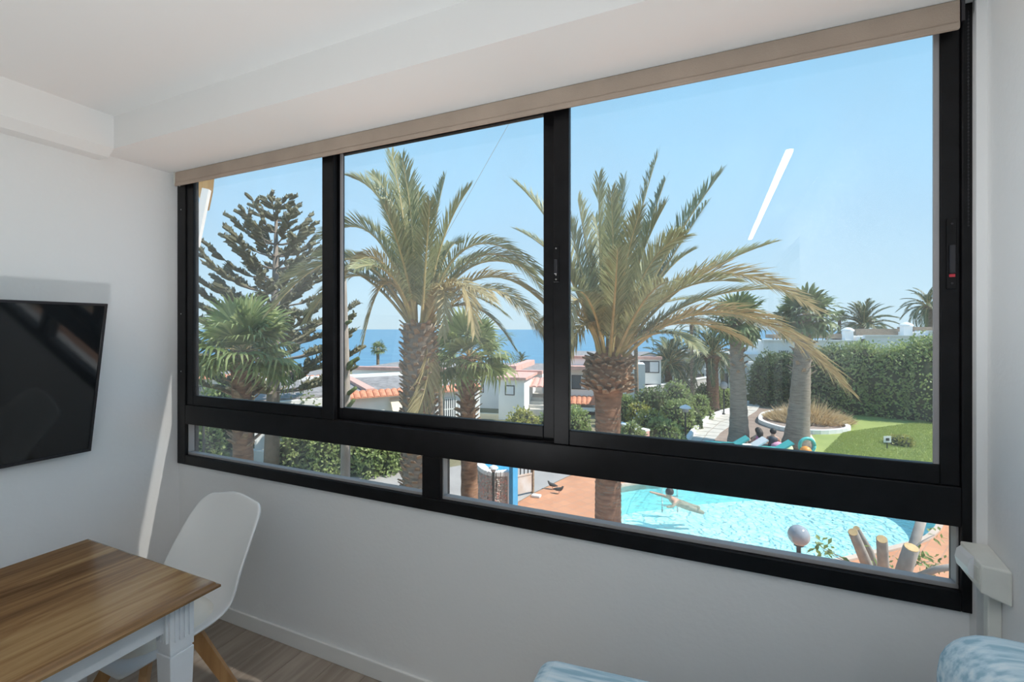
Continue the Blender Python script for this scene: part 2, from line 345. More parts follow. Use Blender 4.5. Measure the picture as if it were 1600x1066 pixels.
struct('baseboard_left', MB().box((XL, YB, 0), (XL + .012, YW - .012, .074)), M['skirt'], bevel=.003)
# floor: sub-floor with separate laminate boards
fl = struct('floor', MB().box((XL - TW, YB - TW, -.16), (XR + TW, YW + TW, -.012)), M['extgrey'])
pw, pl_ = .192, 1.28
ncol = int((XR - XL) / pw) + 1; cache = {}
for i in range(ncol):
    x0 = XL + i * pw; x1 = min(x0 + pw, XR) - .0025
    if x1 - x0 < .02: continue
    y = YB - ((i * .47) % 1) * pl_
    while y < YW:
        y0, y1 = max(y, YB), min(y + pl_, YW) - .0025
        if y1 - y0 > .03:
            key = (round(x1 - x0, 4), round(y1 - y0, 3))
            if key not in cache:
                cache[key] = MB().box((0, 0, -.012), (x1 - x0, y1 - y0, 0)).mesh('floor_plank', M['plank'])
            o = bpy.data.objects.new('floor_plank', cache[key]); col.objects.link(o); o.parent = fl; o.location = (x0, y0, 0)
        y += pl_
# added door in the right wall and the slab that bounces light into it
dr = empty('added_door_1', (XR + .08, (DY0 + DY1) / 2, 0), kind='structure')
ym_ = (DY0 + DY1) / 2
for a, b in (((DY0, 0), (DY0 + .07, DZ)), ((DY1 - .07, 0), (DY1, DZ)), ((ym_ - .04, 0), (ym_ + .04, DZ)), ((DY0 + .07, DZ - .07), (DY1 - .07, DZ)), ((DY0 + .07, 0), (DY1 - .07, .06))):
    box_part('door_frame', (XR + .05, a[0], a[1]), (XR + .11, b[0], b[1]), M['frame'], dr)
for a, b in ((DY0 + .07, ym_ - .04), (ym_ + .04, DY1 - .07)): box_part('door_pane', (XR + .077, a, .06), (XR + .083, b, DZ - .07), M['glass_clean'], dr)
struct('bounce_slab', MB().box((XR + TW, DY0 - .5, -.16), (XR + TW + 1.5, DY1 + .4, -.02)), M['slab_in'])  # pale slab added outside the door to bounce light into the room

# ------------------------------------------------------------------ the window
W = empty('window_1', (-1.045, YW, .785), kind='structure')
def fbar(name, x0, x1, z0, z1, y0=1.585, y1=1.66, parent=None, m='frame', bevel=.003):
    return box_part(name, (x0, y0, z0), (x1, y1, z1), M[m], parent or W, bevel)
fbar('jamb', -2.735, -2.665, .785, 2.46); fbar('jamb', .612, .645, .785, 2.46)
fbar('sill_rail', -2.665, .612, .785, .838); fbar('transom', -2.665, .612, 1.010, 1.116); fbar('head_rail', -2.665, .612, 2.37, 2.46)
fbar('lower_mullion', -1.10, -1.010, .838, 1.010)
for a, b in ((-2.665, -1.10), (-1.010, .612)):
    p = fbar('lower_pane', a, b, .838, 1.010, 1.632, 1.637, m='glass_clean', bevel=0)
    bd = .013
    fbar('glazing_bead', a, b, .838, .838 + bd, 1.60, 1.632, parent=p, m='bead', bevel=.002)
    fbar('glazing_bead', a, a + .006, .838 + bd, 1.010, 1.60, 1.632, parent=p, m='bead', bevel=.002)
    fbar('glazing_bead', b - .006, b, .838 + bd, 1.010, 1.60, 1.632, parent=p, m='bead', bevel=.002)
def sash(x0, x1, sl_, sr, ya, yb, gl='glass'):
    s = empty('sash', (0, 0, 0)); s.parent = W; s.location = Vector(((x0 + x1) / 2, (ya + yb) / 2, 1.116)) - wloc(W)
    z0, z1 = 1.116, 2.40
    fbar('stile', x0, x0 + sl_, z0, z1, ya, yb, s); fbar('stile', x1 - sr, x1, z0, z1, ya, yb, s)
    fbar('bottom_rail', x0 + sl_, x1 - sr, z0, 1.170, ya, yb, s); fbar('top_rail', x0 + sl_, x1 - sr, z1 - .05, z1, ya, yb, s)
    ym = (ya + yb) / 2
    fbar('pane', x0 + sl_, x1 - sr, 1.170, z1 - .05, ym - .0025, ym + .0025, s, gl, 0)
    return s
s1 = sash(-2.665, -1.591, .058, .071, 1.592, 1.618)
s2 = sash(-1.640, -.526, .060, .054, 1.626, 1.652)
s3 = sash(-.528, .612, .059, .042, 1.592, 1.618)
for s, x0, x1, yy in ((s2, -1.580, -1.566, 1.622), (s3, .558, .570, 1.598)):
    fbar('glazing_bead', x0, x1, 1.170, 2.35, yy, yy + .006, s, 'bead', 0)
def latch(s, x, z, h, mark=False):
    box_part('latch_plate', (x - .011, 1.588, z - h / 2), (x + .011, 1.5925, z + h / 2), M['frame'], s, .003)
    box_part('latch_grip', (x - .006, 1.582, z - h * .28), (x + .006, 1.589, z + h * .12), M['tvbody'], s, .002)
    for zz in (z - h * .42, z + h * .42, z - h * .3):
        MB().tube([(x, 1.5885, zz), (x, 1.5865, zz)], .0028, 8).build('screw', M['steel'] if not mark else M['tvbody'], s)
    if mark: box_part('lock_mark', (x - .006, 1.586, z - h * .33), (x + .006, 1.5885, z - h * .29), M['red'], s)
latch(s3, -.547 + .03, 1.775, .135); latch(s3, .593, 1.74, .19, True)
for zz in (1.62, 1.30, 2.2): MB().tube([(-2.70, 1.586, zz), (-2.70, 1.5835, zz)], .003, 8).build('screw', M['steel'], W)

# roller blind
bl = empty('roller_blind', (-1.05, 1.565, 2.32), 'beige fabric roller blind rolled up above the window', 'blind')
box_part('fabric', (-2.703, 1.556, 2.338), (.597, 1.560, ZS - .002), M['blind'], bl)
MB().tube([(-2.69, 1.578, 2.374), (.585, 1.578, 2.374)], .016, 14).build('roll', M['blind'], bl, smooth=True)
box_part('hem_bar', (-2.703, 1.552, 2.322), (.597, 1.563, 2.340), M['blind'], bl, .003)
box_part('bracket', (.599, 1.552, 2.34), (.606, 1.583, ZS), M['tvbody'], bl); box_part('bracket', (-2.710, 1.552, 2.33), (-2.7035, 1.583, ZS), M['plastic'], bl)
ch = MB()
for k in range(60):
    z = 2.37 - k * .0095
    ch.lathe([(.0005, -.0022), (.0022, 0), (.0005, .0022)], (.6205, 1.574, z), 6)
ch.tube([(.6205, 1.574, 2.375), (.6205, 1.574, 1.81)], .0006, 5)
ch.build('bead_chain', M['tvbody'], bl)

# winder box on the right wall, with its conduit
wx = empty('strap_winder', (.655, 1.51, .88), 'small white plastic winder box at the lower right window corner', 'winder box')
bmx = MB().add([(.598, 1.457, .90), (.655, 1.457, .878), (.655, 1.560, .878), (.598, 1.560, .915), (.598, 1.457, .968), (.655, 1.457, .962), (.655, 1.560, .985), (.598, 1.560, .985)],
               [(3, 2, 1, 0), (4, 5, 6, 7), (0, 1, 5, 4), (1, 2, 6, 5), (2, 3, 7, 6), (3, 0, 4, 7)])
bmx.build('housing', M['plastic'], wx, bevel=.004)
pr = [(.598, .918), (.590, .925), (.586, .945), (.590, .966), (.598, .974)]
fp = MB(); n = len(pr)
fp.add([(x, 1.49, z) for x, z in pr] + [(x, 1.556, z) for x, z in pr], [tuple(range(n)), tuple(range(2 * n - 1, n - 1, -1))] + [(i, i + n, (i + 1) % n + n, (i + 1) % n) for i in range(n)])
fp.build('front_plate', M['whitepaint'], wx, fix=True)
for k in range(5): box_part('grille_slot', (.5965, 1.464 + k * .005, .92), (.5985, 1.466 + k * .005, .955), M['plastic'], wx)
tag(MB().box((.628, 1.500, .0), (.655, 1.522, .884)).build('cable_conduit', M['plastic'], loc=(.64, 1.51, 0), bevel=.003), 'narrow white cable conduit running down below the winder box', 'conduit')

# ceiling lamps
ll = empty('linear_lamp', (.37, -.74, 2.44), 'slim white linear ceiling lamp running towards the window', 'lamp')
box_part('lamp_body', (.350, -2.0, 2.452), (.393, .52, ZC), M['whitepaint'], ll); box_part('diffuser', (.354, -1.995, 2.440), (.386, .515, 2.452), M['led'], ll)

for k, (px, py, pz, _w) in enumerate(FILL_UPLIGHTS):  # added housing around the invented fill light
    pn = empty('fill_uplighter', (px, py, 0), 'short black fill lamp added between dining table and sofa', 'lamp')
    MB().lathe([(.14, 0), (.14, .015), (.03, .03)], (px, py, 0), 24).build('base', M['tvbody'], pn)
    MB().tube([(px, py, .02), (px, py, pz - .07)], .012, 10).build('pole', M['tvbody'], pn, smooth=True)
    bw = MB(); nn = 24; pr_ = [(a_, b_ + pz - .97) for a_, b_ in [(.02, .87), (.07, .885), (.10, .92), (.115, .96), (.108, .96), (.09, .925), (.06, .897), (.02, .885)]]
    for r_, z_ in pr_: bw.v += [(px + r_ * math.cos(2 * math.pi * j / nn), py + r_ * math.sin(2 * math.pi * j / nn), z_) for j in range(nn)]
    bw.f = [(i * nn + j, i * nn + (j + 1) % nn, (i + 1) * nn + (j + 1) % nn, (i + 1) * nn + j) for i in range(len(pr_) - 1) for j in range(nn)]; bw.m = [0] * len(bw.f)
    bw.build('lamp_bowl', M['tvbody'], pn, smooth=True)

# ------------------------------------------------------------------ television
tv = empty('television', (-2.70, .60, 1.30), 'black flat television tilted down on the left wall', 'television')
tx, tz0, tz1, ty1 = -2.56, .957, 1.653, 1.183      # x of the top edge, bottom z, top z, right edge
def tvp(y, s, off): # s 0..1 up the screen, off out of the screen
    x = -2.703 + (tx + 2.703) * s; z = tz0 + (tz1 - tz0) * s; nx, nz = .98, -.2
    return (x + nx * off, y, z + nz * off)
def tvbox(name, y0, y1, s0, s1, o0, o1, m, bevel=0):
    vs = [tvp(y, s, o) for o in (o0, o1) for s in (s0, s1) for y in (y0, y1)]
    MB().add(vs, [(0, 1, 3, 2), (4, 6, 7, 5), (0, 4, 5, 1), (2, 3, 7, 6), (0, 2, 6, 4), (1, 5, 7, 3)]).build(name, m, tv, bevel=bevel, fix=True)
y0 = ty1 - 1.24
tvbox('back_cover', y0 + .03, ty1 - .03, .08, .92, -.025, -.004, M['tvbody'])
tvbox('screen', y0 + .009, ty1 - .009, .017, .985, -.004, .0005, M['tvscreen'])
for q in ((y0, ty1, 0, .018), (y0, ty1, .985, 1), (y0, y0 + .010, .018, .985), (ty1 - .010, ty1, .018, .985)): tvbox('bezel', *q, -.006, .004, M['tvbody'])
MB().box((XL + .0005, .45, 1.15), (XL + .008, .72, 1.45)).bar((XL + .006, .585, 1.40), (-2.63, .585, 1.40), .05, .04).build('wall_bracket', M['tvbody'], tv)

# ------------------------------------------------------------------ dining table
T = empty('dining_table', (-1.78, .27, 0), 'dining table with brown wooden top and white painted legs', 'table')
ax, bx_, ay, by = -2.154, -1.405, -.42, .942
top = MB()
prof = [(0, .728), (.0, .738), (-.010, .742), (-.014, .752), (-.022, .755)]
lev = [(ax + .0 - i, bx_ + i, ay - i, by + i, z) for i, z in [(-.006, .728), (0, .731), (0, .738), (-.009, .742), (-.012, .749), (-.018, .751)]]
vs = [p for (a, b, c, d, z) in lev for p in ((a, c, z), (b, c, z), (b, d, z), (a, d, z))]
fs = [(3, 2, 1, 0), tuple(4 * (len(lev) - 1) + k for k in range(4))] + [(4 * i + k, 4 * i + (k + 1) % 4, 4 * i + 4 + (k + 1) % 4, 4 * i + 4 + k) for i in range(len(lev) - 1) for k in range(4)]
top.add(vs, fs).build('tabletop', M['tabletop'], T)
ins = .05; lw = .068
for (x0, y0_, x1, y1_) in ((ax + ins + lw, by - ins - .045, bx_ - ins - lw, by - ins - .022), (ax + ins + lw, ay + ins + .022, bx_ - ins - lw, ay + ins + .045),
                           (bx_ - ins - .045, ay + ins + lw, bx_ - ins - .022, by - ins - lw), (ax + ins + .022, ay + ins + lw, ax + ins + .045, by - ins - lw)):
    box_part('apron', (x0, y0_, .64), (x1, y1_, .728), M['whitepaint'], T)
for x in (ax + ins, bx_ - ins - lw):
    for y in (ay + ins, by - ins - lw):
        b = MB().box((x, y, .575), (x + lw, y + lw, .728)).box((x + .003, y + .003, .568), (x + lw - .003, y + lw - .003, .575))
        c = (x + lw / 2, y + lw / 2); b.bar((c[0], c[1], .568), (c[0], c[1], 0), lw, lw, (0, 1, 0), .042, .042)
        lg = b.build('leg', M['whitepaint'], T, bevel=.002)
        fl_ = MB()
        for k in range(4):
            o_ = .011 + k * .0135
            fl_.box((x + o_, y - .006, .61), (x + o_ + .007, y, .715)).box((x + lw, y + o_, .61), (x + lw + .006, y + o_ + .006, .715))
        fl_.build('fluting', M['whitepaint'], lg)

# ------------------------------------------------------------------ shell chairs
def chair_parts(root):
    # local frame: sitter faces -y
    prof = [(-.235, .425, .36, .000), (-.215, .440, .41, .004), (-.14, .437, .455, .022), (-.04, .428, .47, .040), (.06, .430, .475, .055), (.13, .452, .47, .070),
            (.175, .50, .455, .075), (.205, .57, .440, .066), (.232, .65, .425, .052), (.258, .73, .405, .036), (.278, .79, .375, .020), (.286, .815, .30, .008)]
    nu = 12; vs = []
    for i, (y, z, wdt, lift) in enumerate(prof):
        for k in range(nu + 1):
            s = -1 + 2 * k / nu; q = abs(s) ** 2.6
            if i < 6: dz, dy = lift * q, .0
            else: dz, dy = 0, 0
            fwd = min(1, max(0, (i - 3) / 4)); dy = -lift * q * fwd * 1.1; dz = lift * q * (1 - fwd * .85)
            if i >= 10: dz += .010 * math.cos(s * math.pi)
            vs.append((s * wdt / 2, y + dy, z + dz))
    fs = [(i * (nu + 1) + k, i * (nu + 1) + k + 1, (i + 1) * (nu + 1) + k + 1, (i + 1) * (nu + 1) + k) for i in range(len(prof) - 1) for k in range(nu)]
    me = MB().add(vs, fs).mesh('shell', M['shell'], smooth=True)
    sh = bpy.data.objects.new('shell', me); col.objects.link(sh); sh.parent = root
    so_ = sh.modifiers.new('thick', 'SOLIDIFY'); so_.thickness = .014; so_.offset = -1
    ss = sh.modifiers.new('smooth', 'SUBSURF'); ss.levels = 1; ss.render_levels = 2
    pad = []
    for z_, sc2 in ((.436, 1.0), (.462, .97), (.470, .80)):
        for k in range(28):
            a = 2 * math.pi * k / 28; cx, sy = math.cos(a), math.sin(a)
            f = 1 / (abs(cx) ** 3 + abs(sy) ** 3) ** (1 / 3)
            pad.append((.185 * sc2 * cx * f, -.035 + .165 * sc2 * sy * f, z_ + .02 * abs(cx * f) ** 3 * .5))
    pf = [(28 * i + k, 28 * i + (k + 1) % 28, 28 * i + 28 + (k + 1) % 28, 28 * i + 28 + k) for i in range(2) for k in range(28)] + [tuple(56 + k for k in range(28))]
    me = MB().add(pad, pf).mesh('seat_pad', M['pad'], smooth=True); o = bpy.data.objects.new('seat_pad', me); col.objects.link(o); o.parent = root
    for a in (1, -1):
        for b in (1, -1):
            me = MB().bar((a * .06, b * .06 - .02, .425), (a * .225, b * .215 - .02, .0), .05, .024, (a, -b, 0), .03, .02).mesh('leg', M['leg'])
            o = bpy.data.objects.new('leg', me); col.objects.link(o); o.parent = root
    me = MB().bar((-.10, -.12, .395), (.10, .08, .395), .03, .03).bar((.10, -.12, .395), (-.10, .08, .395), .03, .028).mesh('crossbar', M['leg'])
    o = bpy.data.objects.new('crossbar', me); col.objects.link(o); o.parent = root
c1 = empty('shell_chair', (-1.90, 1.055, 0), 'white moulded shell chair between the table end and the window wall', 'chair', 'dining chairs'); chair_parts(c1)
c2 = empty('shell_chair', (-1.492, .315, 0), 'white shell chair at the table long side, only its top edge showing', 'chair', 'dining chairs')
c2.rotation_euler = (0, 0, R(-90))
for ch_ in list(c1.children):
    o = ch_.copy(); col.objects.link(o); o.parent = c2

# ------------------------------------------------------------------ sofa
sf = empty('sofa', (.2, .3, 0), 'pale blue striped sofa standing against the right wall', 'sofa')
def soft(name, a, b, rad, parent, m=None, seg=4):
    o = box_part(name, a, b, m or M['sofa'], parent); bv = o.modifiers.new('soft', 'BEVEL'); bv.width = rad; bv.segments = seg
    for p in o.data.polygons: p.use_smooth = True
    return o
soft('base', (-.37, -.78, .06), (.62, 1.14, .30), .03, sf)
soft('seat_cushion', (-.39, -.66, .30), (.385, 1.0, .44), .05, sf)
soft('backrest', (.385, -.78, .30), (.645, 1.165, .985), .09, sf, seg=6)
arm = MB()
ys0, ys1 = 1.03, 1.18
prof = [(-.435, .06), (-.43, .60), (-.415, .640), (-.38, .650), (-.1, .672), (.1, .68), (.38, .69), (.38, .06)]
n = len(prof); arm.add([(x, ys0, z) for x, z in prof] + [(x, ys1, z) for x, z in prof], [tuple(range(n)), tuple(range(2 * n - 1, n - 1, -1))] + [(i, i + n, (i + 1) % n + n, (i + 1) % n) for i in range(n)])
ao = arm.build('arm', M['sofa'], sf, fix=True); bv = ao.modifiers.new('soft', 'BEVEL'); bv.width = .025; bv.segments = 4
soft('arm', (-.43, -.92, .06), (.62, -.78, .66), .04, sf)
for x in (-.27, .57):
    for y in (-.85, 1.08): MB().tube([(x, y, .06), (x, y, 0)], [.022, .016], 10).build('foot', M['leg'], sf)
# ================================================================== OUTDOORS
def fill_poly(name, outer, holes, z, m, kind='structure', z_bot=None):
    """flat ground area with holes"""
    bm = bmesh.new()
    for loop in [outer] + holes:
        vs = [bm.verts.new((p[0], p[1], z)) for p in loop]
        for i in range(len(vs)): bm.edges.new((vs[i], vs[(i + 1) % len(vs)]))
    bmesh.ops.triangle_fill(bm, edges=bm.edges[:], use_beauty=True)
    for f in bm.faces:
        if f.normal.z < 0: f.normal_flip()
    me = bpy.data.meshes.new(name); bm.to_mesh(me); bm.free(); me.materials.append(m)
    o = bpy.data.objects.new(name, me); col.objects.link(o)
    if kind: o['kind'] = kind
    return o
def smooth_loop(pts, n=6):
    out = []; N = len(pts); P = [Vector((p[0], p[1], 0)) for p in pts]
    for i in range(N):
        a, b, c, d = P[i - 1], P[i], P[(i + 1) % N], P[(i + 2) % N]
        for k in range(n):
            t = k / n
            out.append(.5 * ((2 * b) + (c - a) * t + (2 * a - 5 * b + 4 * c - d) * t * t + (3 * b - a - 3 * c + d) * t ** 3))
    return out
pool_px = [(958, 765), (992, 756), (1040, 752), (1100, 745), (1200, 740), (1320, 744), (1420, 762), (1468, 790), (1465, 814), (1455, 830), (1430, 845), (1345, 866), (1285, 880), (1180, 910), (1060, 920), (970, 880), (945, 825), (946, 788)]
pool = smooth_loop([gnd(*p) for p in pool_px], 5)
cen = sum(pool, Vector()) / len(pool)
def grow(loop, d):
    out = []
    for i, p in enumerate(loop):
        t = (loop[(i + 1) % len(loop)] - loop[i - 1]).normalized(); nrm = Vector((t.y, -t.x, 0))
        if nrm.dot(p - cen) < 0: nrm = -nrm
        out.append(p + nrm * d)
    return out
cop = grow(pool, .12)
# terrain
fill_poly('ground', [(-70, -40), (60, -40), (60, 40), (-70, 40)], [cop], G - .03, M['earth'])
MB().add([(-70, 40, G - .03), (60, 40, G - .03), (110, 75, -29), (-140, 75, -29)], [(0, 1, 2, 3)]).build('slope', M['deep'])['kind'] = 'structure'
MB().add([(-9000, 60, -28), (9000, 60, -28), (9000, 9000, -28), (-9000, 9000, -28)], [(0, 1, 2, 3)]).build('sea', M['sea'])['kind'] = 'structure'
dk = [gnd(u, v) for u, v in ((690, 812), (800, 790), (833, 771), (884, 746), (930, 728), (1100, 718), (1300, 729), (1480, 741))] + [Vector((9.5, 11, G)), Vector((9.5, 1.8, G)), Vector((-3.2, 1.8, G)), Vector((-3.6, 5.5, G))]
fill_poly('pool_deck', dk, [cop], G - .012, M['deck'])
rd = [gnd(u, v) for u, v in ((300, 800), (430, 752), (560, 744), (700, 730), (800, 712), (900, 712), (930, 727), (884, 745), (833, 770), (800, 789), (690, 811), (640, 860))]
fill_poly('road', rd, [], G - .016, M['asphalt'])
so_ = [gnd(u, v) for u, v in ((1060, 715), (1085, 680), (1120, 650), (1180, 636), (1230, 640), (1330, 660), (1345, 680), (1340, 715), (1290, 725), (1180, 722))]
fill_poly('gravel_yard', so_, [], G - .014, M['soil'])
lw_ = [gnd(u, v) for u, v in ((1276, 726), (1272, 700), (1264, 680), (1322, 672), (1325, 650), (1400, 640), (1560, 640), (1700, 690), (1640, 745), (1480, 738), (1330, 728))]
fill_poly('lawn', lw_, [], G - .010, M['lawn'])
# pool: coping ring, basin, water
cp = MB(); n = len(pool); inn = [Vector((p.x, p.y, 0)) for p in pool]
for zz, lp in ((G - .01, cop), (G + .03, cop), (G + .03, inn), (G - .20, inn)): cp.v += [(p.x, p.y, zz) for p in lp]
for k in range(3): cp.f += [(k * n + i, k * n + (i + 1) % n, (k + 1) * n + (i + 1) % n, (k + 1) * n + i) for i in range(n)]
cp.m = [0] * len(cp.f)
PL = empty('swimming_pool', (cen.x, cen.y, G), 'curved turquoise swimming pool set in the terracotta deck', 'pool')
cp.build('coping', M['coping'], PL)
bs = MB(); bs.v = [(p.x, p.y, G - .03) for p in inn] + [(p.x, p.y, G - .85) for p in inn]
bs.f = [(i, i + n, (i + 1) % n + n, (i + 1) % n) for i in range(n)]; bs.m = [0] * n
bs.build('basin_wall', M['poolwall'], PL)
fo = fill_poly('basin_floor', [p - Vector((cen.x, cen.y, 0)) for p in inn], [], -.85, M['poolfloor'], None); fo.parent = PL
wa = fill_poly('water', [p - Vector((cen.x, cen.y, 0)) for p in grow(inn, .0)], [], -.06, M['water'], None); wa.parent = PL

# ------------------------------------------------------------------ foliage builders
def leaf_quad(mb, p, d, nrm, L, wd, mi=0, bend=.15):
    sd = d.cross(nrm).normalized(); b = p + d * L * .5 - nrm * L * bend * .2; t = p + d * L - nrm * L * bend
    k = len(mb.v); mb.v += [tuple(p), tuple(b + sd * wd / 2), tuple(t), tuple(b - sd * wd / 2)]; mb.f += [(k, k + 1, k + 2, k + 3)]; mb.m.append(mi)
def rnd_dir():
    while True:
        v = Vector((random.uniform(-1, 1), random.uniform(-1, 1), random.uniform(-1, 1)))
        if .05 < v.length < 1: return v.normalized()
def bush(name, label, cat, c, rx, ry, h, n, L, m, group=None, lumps=7, wd=.5, flowers=None):
    c = Vector(c); mb = MB(); lm = []
    for k in range(lumps):
        d = rnd_dir(); d.z = abs(d.z); lm.append((Vector((d.x * .55, d.y * .55, .45 + d.z * .25)), random.uniform(.35, .52)))
    lm.append((Vector((0, 0, .5)), .6))
    for k in range(lumps // 2 + 2):
        a = 2 * math.pi * k / (lumps // 2 + 2); lm.append((Vector((.55 * math.cos(a), .55 * math.sin(a), .16)), .38))
    core = []
    for q, r in lm: # inner twigs
        core.append(q)
    k = 0
    while k < n:
        q, r = random.choice(lm); d = rnd_dir()
        if d.z < -.5: continue
        rr = r * random.uniform(.78, 1.05); p = q + d * rr
        if any((p - q2).length < r2 * .72 for q2, r2 in lm): continue
        if p.z < 0: p.z = random.uniform(0, .15)
        w = Vector((c.x + p.x * rx, c.y + p.y * ry, c.z + p.z * h))
        dd = (d + rnd_dir() * .9).normalized(); nn = (d + rnd_dir() * .5).normalized()
        if abs(dd.dot(nn)) > .95: continue
        leaf_quad(mb, w, dd, nn, L * random.uniform(.7, 1.3), L * wd); k += 1
        mb.m[-1] = 1 if flowers and random.random() < .06 else 0
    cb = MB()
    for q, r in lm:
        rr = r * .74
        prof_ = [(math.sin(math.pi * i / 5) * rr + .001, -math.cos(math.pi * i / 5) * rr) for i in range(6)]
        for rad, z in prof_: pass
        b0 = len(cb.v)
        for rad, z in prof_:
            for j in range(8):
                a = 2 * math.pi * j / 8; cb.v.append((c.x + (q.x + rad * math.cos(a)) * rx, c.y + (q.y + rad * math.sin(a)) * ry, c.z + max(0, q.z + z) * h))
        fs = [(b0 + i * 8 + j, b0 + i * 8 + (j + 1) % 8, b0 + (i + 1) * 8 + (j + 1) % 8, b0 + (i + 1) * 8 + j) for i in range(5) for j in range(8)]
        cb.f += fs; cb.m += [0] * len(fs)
    root = empty(name, c, label, cat, group)
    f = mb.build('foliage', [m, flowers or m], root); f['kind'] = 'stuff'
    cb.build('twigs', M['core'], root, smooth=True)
    return root
def frame_of(t):
    sd = t.cross(Vector((0, 0, 1)))
    if sd.length < .15: sd = t.cross(Vector((.9, .43, 0)))
    sd.normalize(); return sd, sd.cross(t)
def frond_mb(pts_fn, L0, nl, lw, stalk_r, vee=.45, droop=.25, start=.16, ang=48, roll=0.0, jit=.12):
    """pinnate palm frond along pts_fn(t); leaflets in two rows"""
    mb = MB(); N = 14; P = [pts_fn(i / N) for i in range(N + 1)]
    mb.tube(P, [stalk_r * (1 - .88 * i / N) for i in range(N + 1)], 5, 1)
    for s in (-1, 1):
        for k in range(nl):
            t = start + (1 - start) * (k + random.random() * .6) / nl; t = min(t, .995)
            p = pts_fn(t); tg = (pts_fn(min(1, t + .02)) - pts_fn(max(0, t - .02))).normalized()
            sd, up = frame_of(tg)
            if roll: q = Matrix.Rotation(roll, 3, tg); sd = q @ sd; up = q @ up
            tt = (t - start) / (1 - start)
            ln = L0 * (.45 + .75 * math.sin(math.pi * min(1, .12 + tt * .80)) ** .8) * random.uniform(.82, 1.1)
            if tt > .9: ln *= .8
            a = R(ang - 26 * tt + random.uniform(-9, 9)); d = (tg * math.cos(a) + (sd * s * math.cos(vee) + up * math.sin(vee + random.uniform(-jit, jit) * 2)) * math.sin(a)).normalized()
            nn = (up * math.cos(vee) - sd * s * math.sin(vee)).normalized()
            s2 = d.cross(nn).normalized(); g = Vector((0, 0, -1))
            m1 = p + d * ln * .5 + g * ln * droop * .22; tip = p + d * ln * .97 + g * ln * droop
            b = len(mb.v); mb.v += [tuple(p - s2 * lw * .25), tuple(p + s2 * lw * .25), tuple(m1 + s2 * lw * .5), tuple(m1 - s2 * lw * .5), tuple(tip)]
            mb.f += [(b, b + 1, b + 2, b + 3), (b + 3, b + 2, b + 4)]; mb.m += [0, 0]
    return mb
def qb(a, c, b):
    a, b, c = Vector(a), Vector(b), Vector(c); k = 2 * c - .5 * (a + b)
    return lambda t: a * (1 - t) ** 2 + k * 2 * t * (1 - t) + b * t * t
# templates along +x for the palms that share fronds
def tmpl(L, drop, nl, L0, lw, mats, stalk=.02, rise=.0):
    f = qb((0, 0, 0), (L * .52, 0, rise + L * .07), (L * .97, 0, -drop + rise))
    return frond_mb(f, L0, nl, lw, stalk).mesh('frond', mats)
def fan_tmpl(pet, rad, nb, mats, spread=125, bend=.35, wd=1.0):
    mb = MB(); f = qb((0, 0, 0), (pet * .5, 0, pet * .06), (pet, 0, 0)); mb.tube([f(i / 5) for i in range(6)], [.016, .014, .013, .012, .011, .010], 5, 1)
    o = Vector((pet, 0, 0))
    for k in range(nb):
        a = R(-spread + 2 * spread * (k + .5) / nb + random.uniform(-2, 2)); ln = rad * random.uniform(.85, 1.08) * (1 - .12 * abs(a) / 2.2)
        lift = .10 * math.cos(a); d = Vector((math.cos(a), math.sin(a), lift)).normalized(); s = Vector((-math.sin(a), math.cos(a), 0))
        w0 = rad * .60 * math.tan(R(spread) / nb) * wd
        p1 = o + d * ln * .55 + Vector((0, 0, random.uniform(-.02, .02))); p2 = o + d * ln * .82 + Vector((0, 0, -ln * bend * random.uniform(.15, .4))); p3 = o + d * ln * .97 + Vector((0, 0, -ln * bend * random.uniform(.6, 1.3)))
        fold = Vector((0, 0, w0 * .35)); b = len(mb.v)
        mb.v += [tuple(o), tuple(p1 + s * w0 + fold), tuple(p1 - s * w0 - fold), tuple(p2 + s * w0 * .55), tuple(p2 - s * w0 * .55), tuple(p3)]
        mb.f += [(b, b + 2, b + 1), (b + 1, b + 2, b + 4, b + 3), (b + 3, b + 4, b + 5)]; mb.m += [0, 0, 0]
    return mb.mesh('frond', mats)
DATE = [tmpl(1.0, d, 34, .20, .022, [M['frond_far'], M['petiole']], .018) for d in (.12, .28, .45)]
FAN = [fan_tmpl(.62, .75, 26, [M['fan'], M['petiole']], bend=b) for b in (.2, .35, .55)]
FANF = [fan_tmpl(.55, .72, 15, [M['fan_far'], M['petiole']], bend=b) for b in (.15, .3, .5)]
def trunk_mb(base, top, r0, r1, rings=26, n=14, bulge=0.0, wob=.02, flare=.25):
    base, top = Vector(base), Vector(top); mb = MB(); pts = []; rad = []
    for i in range(rings + 1):
        t = i / rings; p = base.lerp(top, t) + Vector((math.sin(t * 5) * wob, math.cos(t * 4) * wob, 0)); pts.append(p)
        rad.append((r0 + (r1 - r0) * t) * (1 + flare * math.exp(-t * 12)) * (1 + (.035 if i % 2 else -.02)) + bulge * math.exp(-((1 - t) / .09) ** 2))
    mb.tube(pts, rad, n); return mb
def stubs(base, top, r0, r1, t0, t1, count, ln, wd, out=.6, th=.03):
    """cut leaf bases in a spiral up the trunk"""
    mb = MB(); base, top = Vector(base), Vector(top); ax_ = (top - base).normalized()
    for k in range(count):
        t = t0 + (t1 - t0) * k / count; a = k * 2.39996; r = r0 + (r1 - r0) * t
        d = Vector((math.cos(a), math.sin(a), 0)); p = base.lerp(top, t) + d * r * .93; dr = (d * out + ax_ * (1 - out) + rnd_dir() * .15).normalized()
        mb.bar(p, p + dr * ln * random.uniform(.7, 1.2), wd, th, tuple(d), wd * .6, th * .6)
    return mb
